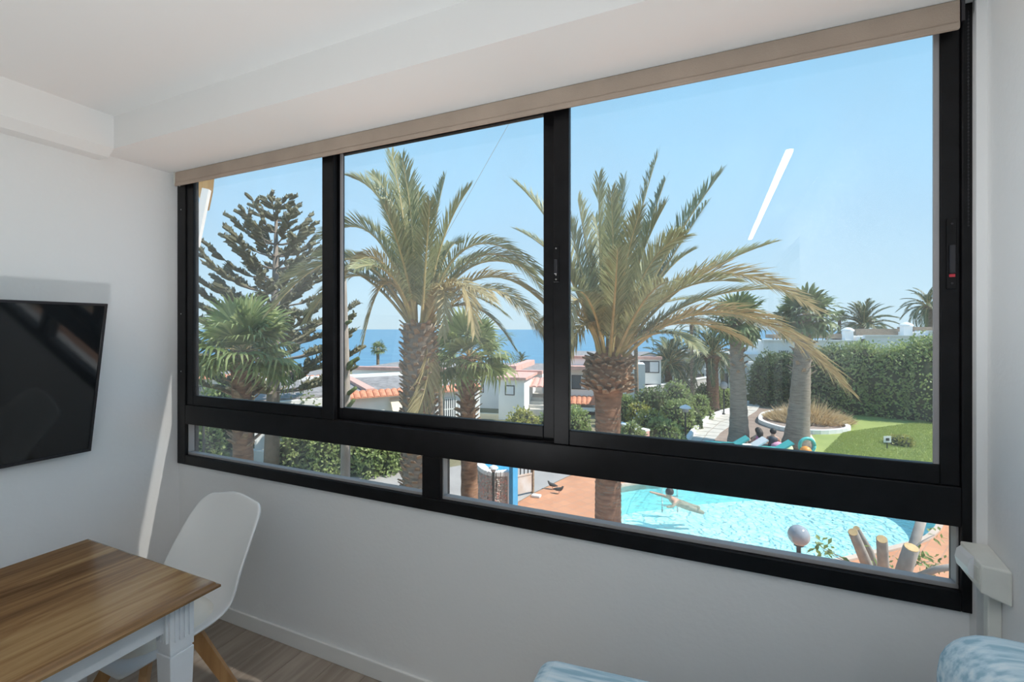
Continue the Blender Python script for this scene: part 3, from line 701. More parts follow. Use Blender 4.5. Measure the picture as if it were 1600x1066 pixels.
def palm(name, label, crown, d_base, r0, r1, tm, n, size, el=(-25, 80), bark='palmbark', group=None, lean=(0, 0), zbase=G, stub=0, bulge=0, rings=26, stretch=1.0):
    crown = Vector(crown); base = Vector((crown.x + lean[0], crown.y + lean[1], zbase))
    root = empty(name, base, label, 'palm tree', group)
    trunk_mb(base, crown, r0, r1, rings, bulge=bulge).build('trunk', M[bark], root, smooth=True)
    if stub:
        o = stubs(base, crown, r0, r1, .55, .99, stub, r1 * 1.2, r1 * .7).build('leaf_bases', M['stub'], root); o['kind'] = 'stuff'
    for k in range(n):
        t = (k + .5) / n; e_ = el[1] + (el[0] - el[1]) * t ** .8 + random.uniform(-6, 6); a = k * 2.39996 + random.uniform(-.2, .2)
        me = tm[min(len(tm) - 1, int(t * len(tm)))]
        o = bpy.data.objects.new('frond', me); col.objects.link(o); o.parent = root; o.location = crown - base + Vector((0, 0, -.25 * size * t * .3))
        o.rotation_euler = Euler((random.uniform(-.25, .25), -R(e_), a), 'XYZ'); s = size * random.uniform(.88, 1.1); o.scale = (s, s, s)
    return root

# ------------------------------------------------------------------ the two date palms close to the window
def big_palm(name, label, base_uv, d, specs, extra, trunk_r, boss, bark, group=None, boss_h=.42):
    b = at(*base_uv, d); root_p = Vector((b.x, b.y, G)); root = empty(name, root_p, label, 'palm tree', group)
    return b, root, root_p
def add_fronds(root, b, d, specs, L0=.44, nl=112, lw=.022, old=()):
    for i, (mu, mv, tu, tv_, dd) in enumerate(specs):
        tip = at(tu, tv_, d + dd); dm = d + dd * .42; mid = at(mu, mv, dm)
        a = random.uniform(0, 6.28); off = (mid - b); off.z = 0
        if off.length > .01: off = off.normalized() * .14
        st = b + off + Vector((0, 0, random.uniform(-.15, .1)))
        m = M['frond_old'] if i in old else M['frond']
        f = qb(st, mid, tip); L = (tip - st).length
        drp = .12 if tip.z > st.z + .8 else .30
        frond_mb(f, L0 * min(1.1, .55 + L * .16), int(nl * min(1.15, .45 + L * .2)), lw, .032, vee=random.uniform(.3, .6), droop=drp, start=.17, roll=random.uniform(-.5, .5)).build('frond', [m, M['petiole']], root)
RP_D = 7.5; rb = at(950, 562, RP_D); rr = Vector((rb.x, rb.y, G))
RP = empty('date_palm', rr, 'tall date palm right of the central mullion beside the pool', 'palm tree', 'date palms near the window')
px1 = RP_D / F
prof = [(.27, G), (.225, G + .5), (.21, -1.2), (.20, -.9), (.205, .42 - .45), (.215, .25), (.24, .36), (.34, .48), (.375, .60), (.36, .72), (.30, .84), (.22, .98), (.14, 1.10)]
prof = [(r, z) for r, z in prof]
tp = []
for i in range(len(prof) - 1):
    (r0, z0), (r1, z1) = prof[i], prof[i + 1]; nn = max(1, int((z1 - z0) / .045))
    for k in range(nn): t = k / nn; tp.append(((r0 + (r1 - r0) * t) * (1.02 if (len(tp) % 2) else .985), z0 + (z1 - z0) * t))
tp.append(prof[-1])
zsh = at(950, 590, RP_D).z - .60
MB().lathe([(r, z + (zsh if z > -.5 else 0)) for r, z in tp], (rb.x, rb.y, 0), 22).build('trunk', M['palmbark_red'], RP, smooth=True)
sb_ = stubs((rb.x, rb.y, zsh + .38), (rb.x, rb.y, zsh + .95), .33, .27, 0, 1, 120, .16, .10, .75, .035); o = sb_.build('leaf_bases', M['stub'], RP); o['kind'] = 'stuff'
sc_ = MB()
for k in range(420):
    z = random.uniform(G, zsh + .3); a = random.uniform(0, 6.28); r = .20; d_ = Vector((math.cos(a), math.sin(a), 0)); p = Vector((rb.x, rb.y, z)) + d_ * r; s_ = Vector((-d_.y, d_.x, 0))
    sc_.bar(p - s_ * random.uniform(.03, .07), p + s_ * random.uniform(.03, .07) + Vector((0, 0, random.uniform(-.01, .01))), .02, .018, tuple(d_))
o = sc_.build('leaf_scars', M['palmbark'], RP); o['kind'] = 'stuff'
RS = [(985, 400, 1027, 243, .3), (938, 420, 935, 278, -.3), (961, 420, 975, 280, .5), (1000, 405, 1040, 280, .8), (1042, 398, 1125, 272, 0), (1035, 425, 1105, 317, .8), (922, 430, 903, 312, .2),
      (992, 430, 1038, 323, -.6), (1005, 432, 1068, 368, -1.0), (1022, 450, 1080, 393, .9), (1062, 452, 1205, 380, .2), (1092, 432, 1272, 482, -.4), (1130, 487, 1322, 606, -.9), (1070, 478, 1205, 452, .5),
      (1085, 492, 1232, 522, 1.0), (885, 395, 808, 288, .6), (888, 428, 810, 360, .9), (912, 440, 888, 345, 0), (905, 465, 868, 395, -.8), (905, 470, 884, 535, -1.2), (900, 490, 850, 500, -.4),
      (918, 505, 880, 570, -.9), (958, 430, 955, 300, -.9), (972, 440, 1000, 330, -1.3), (945, 450, 930, 340, 1.3), (978, 450, 1010, 345, 1.5), (1040, 465, 1150, 440, -1.2), (1020, 480, 1110, 470, 1.8),
      (930, 470, 905, 420, 1.9), (960, 470, 965, 390, -2.2), (1000, 480, 1045, 440, -2.0), (925, 480, 900, 455, -1.8), (1060, 505, 1165, 535, .2), (1030, 520, 1090, 545, -1.4), (985, 465, 1020, 400, 2.0), (955, 460, 948, 330, .6)]
add_fronds(RP, rb + Vector((0, 0, .05)), RP_D, RS, old=(11, 12, 19, 21, 32, 20))
LP_D = 8.0; lb = at(655, 505, LP_D); lr = Vector((lb.x, lb.y, G))
LP = empty('date_palm', lr, 'thick-trunked date palm with arching fronds in the middle pane', 'palm tree', 'date palms near the window')
trunk_mb(lr, lb, .29, .27, 60, 20, wob=.0, flare=.15).build('trunk', M['palmbark_grey'], LP, smooth=True)
o = stubs(lr, lb, .29, .275, .02, 1.0, 460, .12, .10, .55, .03).build('leaf_bases', M['stub'], LP); o['kind'] = 'stuff'
LS = [(612, 345, 550, 278, 0), (632, 360, 612, 242, .2), (645, 370, 628, 248, -.3), (624, 352, 582, 272, .8), (673, 390, 695, 278, .4), (690, 382, 733, 295, 0), (588, 372, 503, 372, -.2), (548, 405, 425, 485, -.5),
      (542, 420, 445, 440, .8), (602, 442, 566, 544, -.6), (692, 410, 716, 380, .8), (742, 382, 862, 445, 0), (762, 397, 868, 480, .7), (768, 432, 875, 505, -.4), (762, 452, 850, 525, -.7), (712, 440, 742, 522, -.9),
      (690, 450, 692, 525, -1.2), (590, 405, 530, 445, -1.0), (668, 585, 642, 668, -.55), (737, 478, 805, 545, .3), (560, 430, 478, 502, .2), (640, 400, 640, 300, 1.4), (665, 410, 672, 315, -1.0), (615, 405, 570, 345, 1.2),
      (700, 430, 760, 395, 1.4), (610, 430, 555, 420, -1.5), (700, 450, 770, 470, -1.6), (650, 400, 655, 300, .3), (630, 410, 600, 320, -1.2), (570, 415, 498, 400, .6), (740, 415, 830, 425, 1.1), (720, 460, 790, 490, 1.0), (675, 440, 700, 380, 1.9), (630, 440, 600, 390, 1.9)]
add_fronds(LP, lb, LP_D, LS, old=(9, 13, 14, 15, 16, 17, 18, 26))
# ------------------------------------------------------------------ other palms
palm('fan_palm', 'fan palm with a fuzzy green crown at the lower left pane', at(380, 548, 9), 9, .19, .17, FAN, 30, .92, (-28, 75), 'palmbark_red', 'fan palms', stub=60, bulge=.05)
palm('fan_palm', 'fan palm with reddish trunk in front of the white houses', at(732, 556, 10.0), 10, .20, .15, FAN, 26, .88, (-35, 78), 'palmbark_red', 'fan palms', stub=80, bulge=.03)
palm('fan_palm', 'slender young fan palm right beside the thick palm trunk', at(689, 548, 12.5), 12, .07, .055, FAN, 16, .5, (-35, 75), 'palmbark', 'fan palms')
palm('fan_palm', 'fan palm on the gravel yard nearest the paved path', at(1150, 497, 18.0), 18, .36, .20, FANF, 34, 1.05, (-55, 75), 'palmbark_grey', 'fan palms', lean=(.1, 0), stub=40)
palm('fan_palm', 'fan palm rising beside the round dry-grass bed', at(1258, 492, 17.5), 17.5, .42, .22, FANF, 36, 1.05, (-50, 78), 'palmbark_grey', 'fan palms', lean=(-.30, 0), stub=40)
palm('fan_palm', 'small distant fan palm against the blue sea', at(591, 545, 42), 42, .16, .13, FANF, 16, .75, (-35, 75), 'palmbark', 'distant palms', zbase=-6)
palm('fan_palm', 'small fan palm behind the gravel-yard fan palm crowns', at(1226, 490, 43), 43, .16, .13, FANF, 18, .95, (-35, 75), 'palmbark', 'distant palms', zbase=-9)
palm('fan_palm', 'thin small fan palm left of the big spiky palm', at(1312, 495, 48), 48, .17, .15, FANF, 18, .8, (-35, 70), 'palmbark', 'distant palms', zbase=-9)
palm('date_palm', 'broad spiky palm above the white roofline', at(1350, 512, 46), 46, .4, .4, DATE, 44, 2.9, (-5, 85), 'palmbark', 'distant palms', zbase=-9)
palm('date_palm', 'tall palm at the right edge of the sky', at(1450, 478, 38), 38, .30, .26, DATE, 34, 2.0, (-55, 80), 'palmbark', 'distant palms', zbase=-5, lean=(.45, 0))
palm('date_palm', 'bulb-topped palm in front of the dark screen fence', at(1113, 556, 25), 25, .33, .30, DATE, 40, 1.95, (-30, 80), 'palmbark_red', 'garden palms', bulge=.22)
palm('date_palm', 'palm with small brown boss beside the house end', at(1045, 570, 26), 26, .24, .20, DATE, 34, 1.9, (-30, 82), 'palmbark_red', 'garden palms', bulge=.16)
palm('date_palm', 'leaning palm in front of the grey wall', at(1056, 562, 28.5), 28, .28, .25, DATE, 26, 1.9, (-20, 70), 'palmbark', 'garden palms', lean=(.3, 0))
palm('date_palm', 'thin-stemmed palm by the house corner behind the shrubs', at(994, 512, 22), 22, .10, .09, DATE, 16, 1.2, (-30, 75), 'palmbark', 'garden palms')
palm('date_palm', 'very slender palm stem before the grey wall', at(1081, 508, 24.5), 24, .11, .075, DATE, 14, 1.1, (-30, 75), 'palmbark', 'garden palms', bulge=.02)
palm('date_palm', 'tiny dark palm peeping over the flat gravel roof', at(815, 565, 36), 36, .15, .15, DATE, 22, .85, (0, 85), 'palmbark', 'distant palms', zbase=-5)
palm('date_palm', 'tiny palm tuft at the far roof edge by the sea', at(612, 590, 38), 38, .12, .12, DATE, 18, .7, (0, 80), 'palmbark', 'distant palms', zbase=-5)
palm('date_palm', 'small palm tuft above the white wall near the sea', at(1170, 537, 40), 40, .12, .12, DATE, 18, .8, (0, 80), 'palmbark', 'distant palms', zbase=-5)
# thin trunk with cactus arms
ct = gpt(538, 10.5); CTp = empty('columnar_succulent', ct, 'thin grey stem with short cactus arms next to the first mullion', 'succulent')
MB().tube([ct, at(541, 640, 10.5), at(540, 560, 10.5), at(537, 470, 10.5), at(536, 420, 10.5)], [.12, .10, .085, .08, .07], 10).build('stem', M['bark'], CTp, smooth=True)
for (u0, v0, u1, v1, r) in ((541, 572, 560, 560, .06), (541, 580, 552, 566, .05), (540, 506, 548, 502, .05), (541, 618, 556, 606, .055), (541, 640, 553, 625, .05), (540, 585, 530, 570, .05), (541, 605, 532, 596, .05)):
    a, b = at(u0, v0, 10.5), at(u1, v1, 10.35); MB().tube([a, a.lerp(b, .3), b], [r * .6, r, r * .8], 8).build('arm', M['bush_dark'], CTp, smooth=True)
# ------------------------------------------------------------------ araucaria
ar = gpt(424, 14.5); AR = empty('araucaria_tree', ar, 'tall dark araucaria pine with tiered upswept branches at the left', 'tree')
atop = at(432, 318, 14.5)
MB().tube([ar, ar.lerp(atop, .5) + Vector((.03, 0, 0)), atop], [.24, .15, .03], 10).build('trunk', M['pinebark'], AR, smooth=True)
def finger(mb, p, d, L, r):
    up = (d + Vector((0, 0, 1.1))).normalized(); q = [p, p + d * L * .35 + Vector((0, 0, L * .15)), p + d * L * .5 + up * L * .5]
    mb.tube(q, [r * .5, r, r * .85], 5)
    for k in range(10):
        t = random.random(); c = q[0].lerp(q[2], t); leaf_quad(mb, c, (up + rnd_dir() * .8).normalized(), rnd_dir(), L * .35, .05)
Hh = atop.z - ar.z; nw = 15
for wv in range(nw):
    t = wv / (nw - 1); z = .30 + .68 * t ** .9; c = ar.lerp(atop, z); bl_ = 2.45 * (1 - t) ** .75 + .35; nb = 6 if wv < 12 else 5
    if wv in (0, 1): bl_ *= .9
    for k in range(nb):
        a = 2 * math.pi * (k + .5 * (wv % 2)) / nb + random.uniform(-.25, .25); d = Vector((math.cos(a), math.sin(a), 0))
        ln = bl_ * random.uniform(.75, 1.12); lift = .22 + .42 * t
        f = qb(c, c + d * ln * .55 + Vector((0, 0, ln * (lift * .30))), c + d * ln + Vector((0, 0, ln * lift + .12)))
        brm = MB(); brm.tube([f(i / 6) for i in range(7)], [.045 * (1 - .1 * i) * (1 - .5 * t) for i in range(7)], 5)
        br = brm.build('branch', M['pinebark'], AR)
        fb = MB(); nf = max(5, int(ln * (9 if t > .3 else 12)))
        for j in range(nf):
            tt = .35 + .65 * j / (nf - 1) if t < .8 else .1 + .9 * j / (nf - 1)
            if random.random() < .12: continue
            p = f(tt); sdv = Vector((-d.y, d.x, 0)) * random.choice((-1, 1)); finger(fb, p, (d * .6 + sdv * random.uniform(.1, .9)).normalized(), random.uniform(.30, .52) * (1.05 - .25 * t), .062)
        o = fb.build('foliage', M['pine'], br); o['kind'] = 'stuff'
# ------------------------------------------------------------------ houses
class House:
    """a block whose facade runs from A to B (ground plan points, left to right as seen); inward is away from the room"""
    def __init__(s, name, A, B, label, z0=G - 1.2, cat='house'):
        s.A = Vector((A[0], A[1], 0)); s.B = Vector((B[0], B[1], 0)); s.u = (s.B - s.A).normalized(); s.n = Vector((-s.u.y, s.u.x, 0)); s.L = (s.B - s.A).length
        if s.n.y < 0: s.n = -s.n
        s.z0 = z0; s.root = empty(name, s.A + Vector((0, 0, z0)), label, cat)
    def P(s, a, t, z): return s.A + s.u * a + s.n * t + Vector((0, 0, z))
    def blk(s, mb, a0, a1, t0, t1, z0, z1):
        vs = [s.P(a, t, z) for z in (z0, z1) for a, t in ((a0, t0), (a1, t0), (a1, t1), (a0, t1))]
        return mb.add(vs, [(3, 2, 1, 0), (4, 5, 6, 7), (0, 1, 5, 4), (1, 2, 6, 5), (2, 3, 7, 6), (3, 0, 4, 7)])
    def part(s, name, m, a0, a1, t0, t1, z0, z1, parent=None, lab=None):
        o = s.blk(MB(), a0, a1, t0, t1, z0, z1).build(name, M[m], parent or s.root)
        if lab: o['label'] = lab
        return o
    def uv(s, u, v, t=0):   # facade coordinates of a picture point: (metres along, height)
        r = ray(u, v); C0 = Vector((0, 0, CAMZ)); k = (s.A + s.n * t - C0).dot(s.n) / r.dot(s.n); p = C0 + r * k
        return (p - s.A).dot(s.u), p.z
    def window(s, u0, v0, u1, v1, t=0, panes=1, m='pane', shutter=None, bars=0):
        a0, z1 = s.uv(u0, v0, t); a1, z0 = s.uv(u1, v1, t)
        a1b, _ = s.uv(u1, v0, t)
        w = s.part('window', 'dark', a0, a1, t - .02, t + .03, z0, z1)
        wd = (a1 - a0 - .06) / panes
        for k in range(panes):
            mm = 'shutter' if shutter is not None and k in shutter else m
            s.part('pane', mm, a0 + .03 + wd * k + .015, a0 + .03 + wd * (k + 1) - .015, t - .04, t - .02, z0 + .05, z1 - .05, w)
        for k in range(bars):
            x = a0 + (a1 - a0) * (k + .5) / bars; s.part('window_bar', 'ext', x - .02, x + .02, t - .08, t - .05, z0, z1, w)
        if bars:
            for zz in (z0, (z0 + z1) / 2, z1 - .04): s.part('window_rail', 'ext', a0, a1, t - .075, t - .055, zz, zz + .04, w)
        return w
    def tiles(s, a0, a1, t0, zt, m='terra', step=.22, out=.35, drop=.16, parent=None):
        """an eave row of half-round clay tiles laid down the slope"""
        n = max(1, int((a1 - a0) / step)); par = parent or s.root; cache = None
        for k in range(min(n, 60)):
            a = a0 + (a1 - a0) * (k + .5) / n; mb = MB(); r = step * .52; N = 5; vs = []
            for tt, zz in ((-out, zt - drop), (t0 + .1, zt)):
                for j in range(N + 1):
                    q = math.pi * j / N; vs.append(s.P(a - math.cos(q) * r, tt, zz + math.sin(q) * r * .55))
            c = s.P(a, 0, zt); vs = [v - c for v in vs]
            if cache is None:
                cache = MB().add(vs, [(j, j + 1, N + 2 + j, N + 1 + j) for j in range(N)] + [tuple(range(N, -1, -1)), tuple(range(N + 1, 2 * N + 2))]).mesh('roof_tile', M[m])
            o = bpy.data.objects.new('roof_tile', cache); col.objects.link(o); o.parent = par; o.location = c - wloc(par)
# A: low white house with tiled eave (left-middle)
pA, pB = at(520, 621, 16.7), at(750, 605, 19.6); zA = pA.z
hA = House('low_house', pA, pB, 'low white house with tiled eave and flat gravel roof, left of centre')
hA.part('wall', 'ext', -2.5, hA.L, 0, 6.5, G - 1.2, zA - .02)
hA.part('roof', 'gravel', -2.5, hA.L, .25, 6.4, zA - .02, zA + .05)
hA.tiles(0, hA.L, 0, zA + .12, out=.28, drop=.2, step=.235)
hA.part('parapet', 'ext', -2.5, hA.L, 6.0, 6.5, zA + .05, zA + .18)
a_, _ = hA.uv(575, 600, 0)
hA.part('roof_divider', 'terra_pale', a_, a_ + .35, .4, 5.6, zA + .05, zA + .18)
hA.window(693, 622, 713, 657, panes=2, bars=6)
a0_, z1_ = hA.uv(609, 622); a1_, z0_ = hA.uv(631, 641)
MB().add([hA.P(a0_, -.02, z1_), hA.P(a1_, -.02, z1_), hA.P(a1_, -.55, z0_), hA.P(a0_, -.55, z0_), hA.P(a0_, -.02, z1_ - .04), hA.P(a1_, -.02, z1_ - .04), hA.P(a1_, -.55, z0_ - .04), hA.P(a0_, -.55, z0_ - .04)],
         [(0, 1, 2, 3), (7, 6, 5, 4), (0, 4, 5, 1), (1, 5, 6, 2), (2, 6, 7, 3), (3, 7, 4, 0)]).build('awning', M['cream'], hA.root, fix=True)
hA.part('door', 'shutter', *[hA.uv(716, 620)[0], hA.uv(724, 620)[0]], -.03, .02, G - 1.2, hA.uv(716, 622)[1])
ga, _ = hA.uv(549, 640)
for k in range(5): hA.tiles(ga - .5, ga + .35, -.3, hA.uv(549, 645)[1] - .0 - k * .17, step=.21, out=.45, drop=.08)
# B: two-storey white house with terracotta parapet and porch
pA, pB = at(690, 581, 27), at(850, 579, 25.5); zB = pA.z
hB = House('porch_house', pA, pB, 'white two-storey house with terracotta parapet and projecting stair block')
hB.part('wall', 'ext', -6, hB.L - .1, 0, 7, G - 1.2, zB)
hB.part('roof', 'gravel', -6, hB.L - .1, .3, 7, zB, zB + .06)
hB.part('parapet_tiles', 'terra_pale', -6, hB.L - .1, -.12, .28, zB, zB + .2)
hB.part('roof_ridge', 'terra_pale', hB.uv(790, 570)[0], hB.uv(790, 570)[0] + .5, .5, 6, zB + .06, zB + .38)
hB.window(737, 595, 756, 614, panes=2, shutter=(0, 1))
hs = 3.0
a0, z1 = hB.uv(779, 593, -hs); a1, z0 = hB.uv(819, 660, -hs)
st = hB.part('stair_block', 'ext', a0, a1, -hs, 0, G - 1.2, z1)
hB.part('block_roof', 'terra_pale', a0 - .12, a1 + .12, -hs - .15, .0, z1, z1 + .13, st)
hB.window(789, 602, 804, 618, -hs, panes=1, m='shutter')
hB.part('side_window', 'dark', a0 - .03, a0 + .02, -hs * .62, -hs * .38, z1 - 1.05, z1 - .35, st)
p0, pz = hB.uv(821, 594, -1.6); p1, _ = hB.uv(850, 594, -1.6)
hB.tiles(p0, p1 + .6, -.9, pz, out=1.75, drop=.35, step=.3, m='terra_pale')
hB.part('porch_wall', 'cream', p1 + .2, p1 + .4, -1.6, 0, G - 1.2, pz)
for k in range(5): hB.part('step', 'slab', p0 + .1, p1 + .2, -2.3 + k * .35, -2.3 + (k + 1) * .35, G - 1.2, hB.uv(830, 638, -2)[1] + k * .15)
t0_, tz = hB.uv(748, 646, -hs); t1_, _ = hB.uv(779, 646, -hs)
hB.part('terrace_parapet', 'cream', t0_, t1_, -hs + .0, -hs + .2, G - 1.2, tz)
hB.part('terrace_floor', 'cream', t0_, t1_, -hs + .2, 0, tz - .9, tz - .75)
# C: white house behind the right date palm
pA, pB = at(884, 560, 25), at(1033, 556, 24); zC_ = pA.z
hC = House('shuttered_house', pA, pB, 'white house with sliding windows behind the right-hand date palm')
hC.part('wall', 'ext', 0, hC.L, 0, 7, G - 1.2, zC_)
hC.part('parapet_tiles', 'terra_pale', -.05, hC.L + .05, -.1, .25, zC_, zC_ + .14)
hC.part('roof', 'gravel', 0, hC.L, .25, 7, zC_, zC_ + .06)
hC.window(893, 586, 922, 609, panes=2, shutter=(1,)); hC.window(1000, 564, 1030, 583, panes=2, shutter=(1,)); hC.window(1007, 600, 1031, 616, panes=2, shutter=(1,))
a0, z1 = hC.uv(886, 573); a1, z0 = hC.uv(926, 577); hC.part('balcony_tiles', 'terra_pale', a0, a1, -.7, 0, z0, z1 + .08)
a0, z1 = hC.uv(886, 621); a1, z0 = hC.uv(932, 634); hC.tiles(a0, a1, 0, z1 + .1, out=.8, drop=.35, step=.26, m='terra'); hC.part('lintel', 'ext', a0, a1, -.75, 0, z0 - .2, z0)
a0, z1 = hC.uv(905, 640); a1, z0 = hC.uv(930, 660); hC.part('garage_opening', 'dark', a0, a1, -.02, .05, G - 1.0, z1)
a0, z1 = hC.uv(975, 569, -1.5); a1, _ = hC.uv(1008, 569, -1.5); hC.part('projecting_bay', 'ext', a0, a1, -1.5, 0, G - 1.2, z1)
# D: plain grey-white wall building
pA, pB = at(1052, 552, 35), at(1200, 548, 34); zD = pA.z
hD = House('curved_wall_house', pA, pB, 'plain greyish-white flat building behind the slender palms')
hD.part('wall', 'extgrey', 0, 4.0, 0, 6, G - 1, zD); hD.part('wall', 'ext', 4.0, hD.L + .3, .3, 6, G - 1, zD - .05)  # left stretch is white wall with its shade put into a greyer colour
hD.part('parapet', 'ext', -.05, 4.05, -.06, .3, zD, zD + .1)
hD.part('wall_box', 'yellow', hD.uv(1137, 560, -.3)[0], hD.uv(1154, 560, -.3)[0], -.3, .3, hD.uv(1137, 571, -.3)[1], hD.uv(1137, 560, -.3)[1])
hD.window(1131, 560, 1137, 568, .28); hD.window(1060, 566, 1066, 580)
# E: long white terrace with stepped parapets
pA, pB = at(1193, 538, 33), at(1500, 536, 30); zE = pA.z
hE = House('terrace_house', pA, pB, 'long white terrace house with stepped parapets behind the tall hedge')
for (u0, u1, v, t) in ((1193, 1352, 533, 0), (1352, 1451, 526, -.2), (1451, 1560, 519, -.4)):
    a0, z1 = hE.uv(u0, v, t); a1, _ = hE.uv(u1, v, t); wl = hE.part('wall', 'ext', a0, a1, t, 6, G - 1, z1); hE.part('coping', 'ext', a0 - .02, a1 + .04, t - .08, t + .3, z1, z1 + .1, wl)
hE.window(1217, 547, 1233, 558, bars=5); hE.window(1291, 545, 1311, 553, bars=5)
for u_, v_, t in ((1347, 533, -.05), (1446, 528, -.25)): 
    a, z = hE.uv(u_, v_, t); hE.part('wall_lamp', 'dark', a - .1, a + .1, t - .18, t, z - .12, z + .15)
for u0, u1, v, v2 in ((1208, 1225, 523, 531), (1242, 1322, 522, 531), (1338, 1416, 514, 526), (1428, 1480, 511, 519)):
    t = 3.2; a0, z1 = hE.uv(u0, v, t); a1, z0 = hE.uv(u1, v2, t)
    th = hE.part('pergola_thatch', 'thatch', a0, a1, t, t + 2.2, z0 + .1, z1)
    for q in range(4): hE.part('pergola_post', 'thatch', a0 + (a1 - a0) * q / 3.2, a0 + (a1 - a0) * q / 3.2 + .1, t + .1, t + .2, z0 - .6, z0 + .1, th)
for u_, vt, vb in ((1327, 515, 531), (1419, 507, 525)):
    t = 1.2; a, z1 = hE.uv(u_, vt, t); _, z0 = hE.uv(u_, vb, t); ck = hE.part('chimney', 'ext', a - .26, a + .26, t, t + .5, z0 - .3, z1 - .12)
    c = hE.P(a, t + .25, 0); MB().lathe([(.42, z1 - .12), (.40, z1 - .02), (.22, z1 + .10), (.05, z1 + .16)], (c.x, c.y, 0), 14).build('chimney_cap', M['ext'], ck)
# far-left white houses glimpsed under the araucaria
for k, (u0, u1, v, d, lab) in enumerate(((300, 372, 592, 30, 'white house with terracotta roof glimpsed behind the leftmost fan palm'), (398, 512, 596, 24, 'grey-roofed white house glimpsed under the araucaria'))):
    hF = House('garden_house', at(u0, v, d), at(u1, v, d + 1.5), lab); z = at(u0, v, d).z
    hF.part('wall', 'ext', 0, hF.L, 0, 5, G - 1.2, z); hF.part('roof', 'gravel', 0, hF.L, .2, 5, z, z + .06); hF.tiles(0, hF.L, 0, z + .12, step=.3, m='terra')
    for q in range(3): a = hF.L * (q + .4) / 3.2; w_ = hF.part('window', 'dark', a, a + .8, -.03, .02, z - 1.4, z - .5); hF.part('pane', 'pane', a + .06, a + .74, -.04, -.03, z - 1.34, z - .56, w_)
# low garden walls and fences
def wall_run(name, label, pts, h, th, m, cat='wall', cap=None, group=None):
    r = empty(name, pts[0], label, cat, group); mb = MB(); cb = MB()
    for a, b in zip(pts, pts[1:]):
        a, b = Vector(a), Vector(b); mb.bar(a + Vector((0, 0, h / 2)), b + Vector((0, 0, h / 2)), th, h); cb.bar(a + Vector((0, 0, h + .03)), b + Vector((0, 0, h + .03)), th * 1.3, .06)
    mb.build('wall_body', M[m], r)
    if cap: cb.build('wall_cap', M[cap], r)
    return r
wall_run('garden_wall', 'long low garden wall with pale cap below the house end', [gpt(1006, 23.3), gpt(1112, 28.5)], 1.55, .2, 'extgrey', cap='kerb')
wall_run('garden_wall', 'short pinkish retaining wall beside the date palm trunk', [gpt(965, 18.5), gpt(983, 17.8), gpt(1012, 17.0)], .75, .2, 'terra_pale', cap='kerb')
wall_run('garden_wall', 'small beige wall stub behind the yellow-green shrub', [gpt(968, 23.2), gpt(1016, 23.0)], 1.2, .25, 'cream')
wall_run('garden_wall', 'low white wall by the road under the left lower pane', [gpt(392, 15.6), gpt(432, 15.2)], .45, .2, 'ext')
sfn = empty('screen_fence', gpt(1086, 25), 'dark screened garden fence between white posts', 'fence')
fp0, fp1 = gpt(1084, 28.8), gpt(1160, 29.5)
for k in range(4):
    a, b = fp0.lerp(fp1, k / 4), fp0.lerp(fp1, (k + 1) / 4); MB().bar(a + Vector((0, 0, .95)), b + Vector((0, 0, .95)), .05, 1.5).build('screen', M['fence'], sfn)
for k in range(5):
    a = fp0.lerp(fp1, k / 4); MB().box((a.x - .12, a.y - .12, G), (a.x + .12, a.y + .12, G + 2.0)).build('post', M['ext'], sfn)
gfn = empty('green_railing', gpt(1125, 26), 'green metal railing behind the fan palm trunk', 'fence'); ga, gb = gpt(1122, 31), gpt(1152, 31); zz = at(1122, 590, 31).z; zt_ = at(1122, 578, 31).z
for k in range(13): a = ga.lerp(gb, k / 12); MB().box((a.x - .02, a.y - .02, zz), (a.x + .02, a.y + .02, zt_)).build('baluster', M['greenfence'], gfn)
for z in (zz, zt_): MB().bar(Vector((ga.x, ga.y, z)), Vector((gb.x, gb.y, z)), .05, .06).build('rail', M['greenfence'], gfn)
MB().bar(Vector((ga.x, ga.y, (zz + G) / 2)), Vector((gb.x, gb.y, (zz + G) / 2)), .2, zz - G).build('plinth', M['ext'], gfn)
gt = empty('garden_gate', gpt(1178, 29.5), 'white gateway with round iron gate at the end of the path', 'gate'); g0, g1 = gpt(1166, 29.5), gpt(1195, 29.5)
for p in (g0, g1): MB().box((p.x - .16, p.y - .16, G), (p.x + .16, p.y + .16, G + 2.3)).build('gate_post', M['ext'], gt)
MB().bar(g0 + Vector((0, 0, 2.35)), g1 + Vector((0, 0, 2.35)), .34, .16).build('lintel', M['ext'], gt)
cg = (g0 + g1) / 2; MB().tube([cg + (g1 - g0).normalized() * .34 * math.cos(a) + Vector((0, 0, 1.2 + .34 * math.sin(a))) for a in [2 * math.pi * i / 20 for i in range(21)]], .03, 6).build('ring', M['iron'], gt)
for k in range(5): p = g0.lerp(g1, (k + .7) / 5.4); MB().box((p.x - .02, p.y - .02, G + .1), (p.x + .02, p.y + .02, G + (1.9 if k % 2 else 1.7))).build('gate_bar', M['iron'], gt)

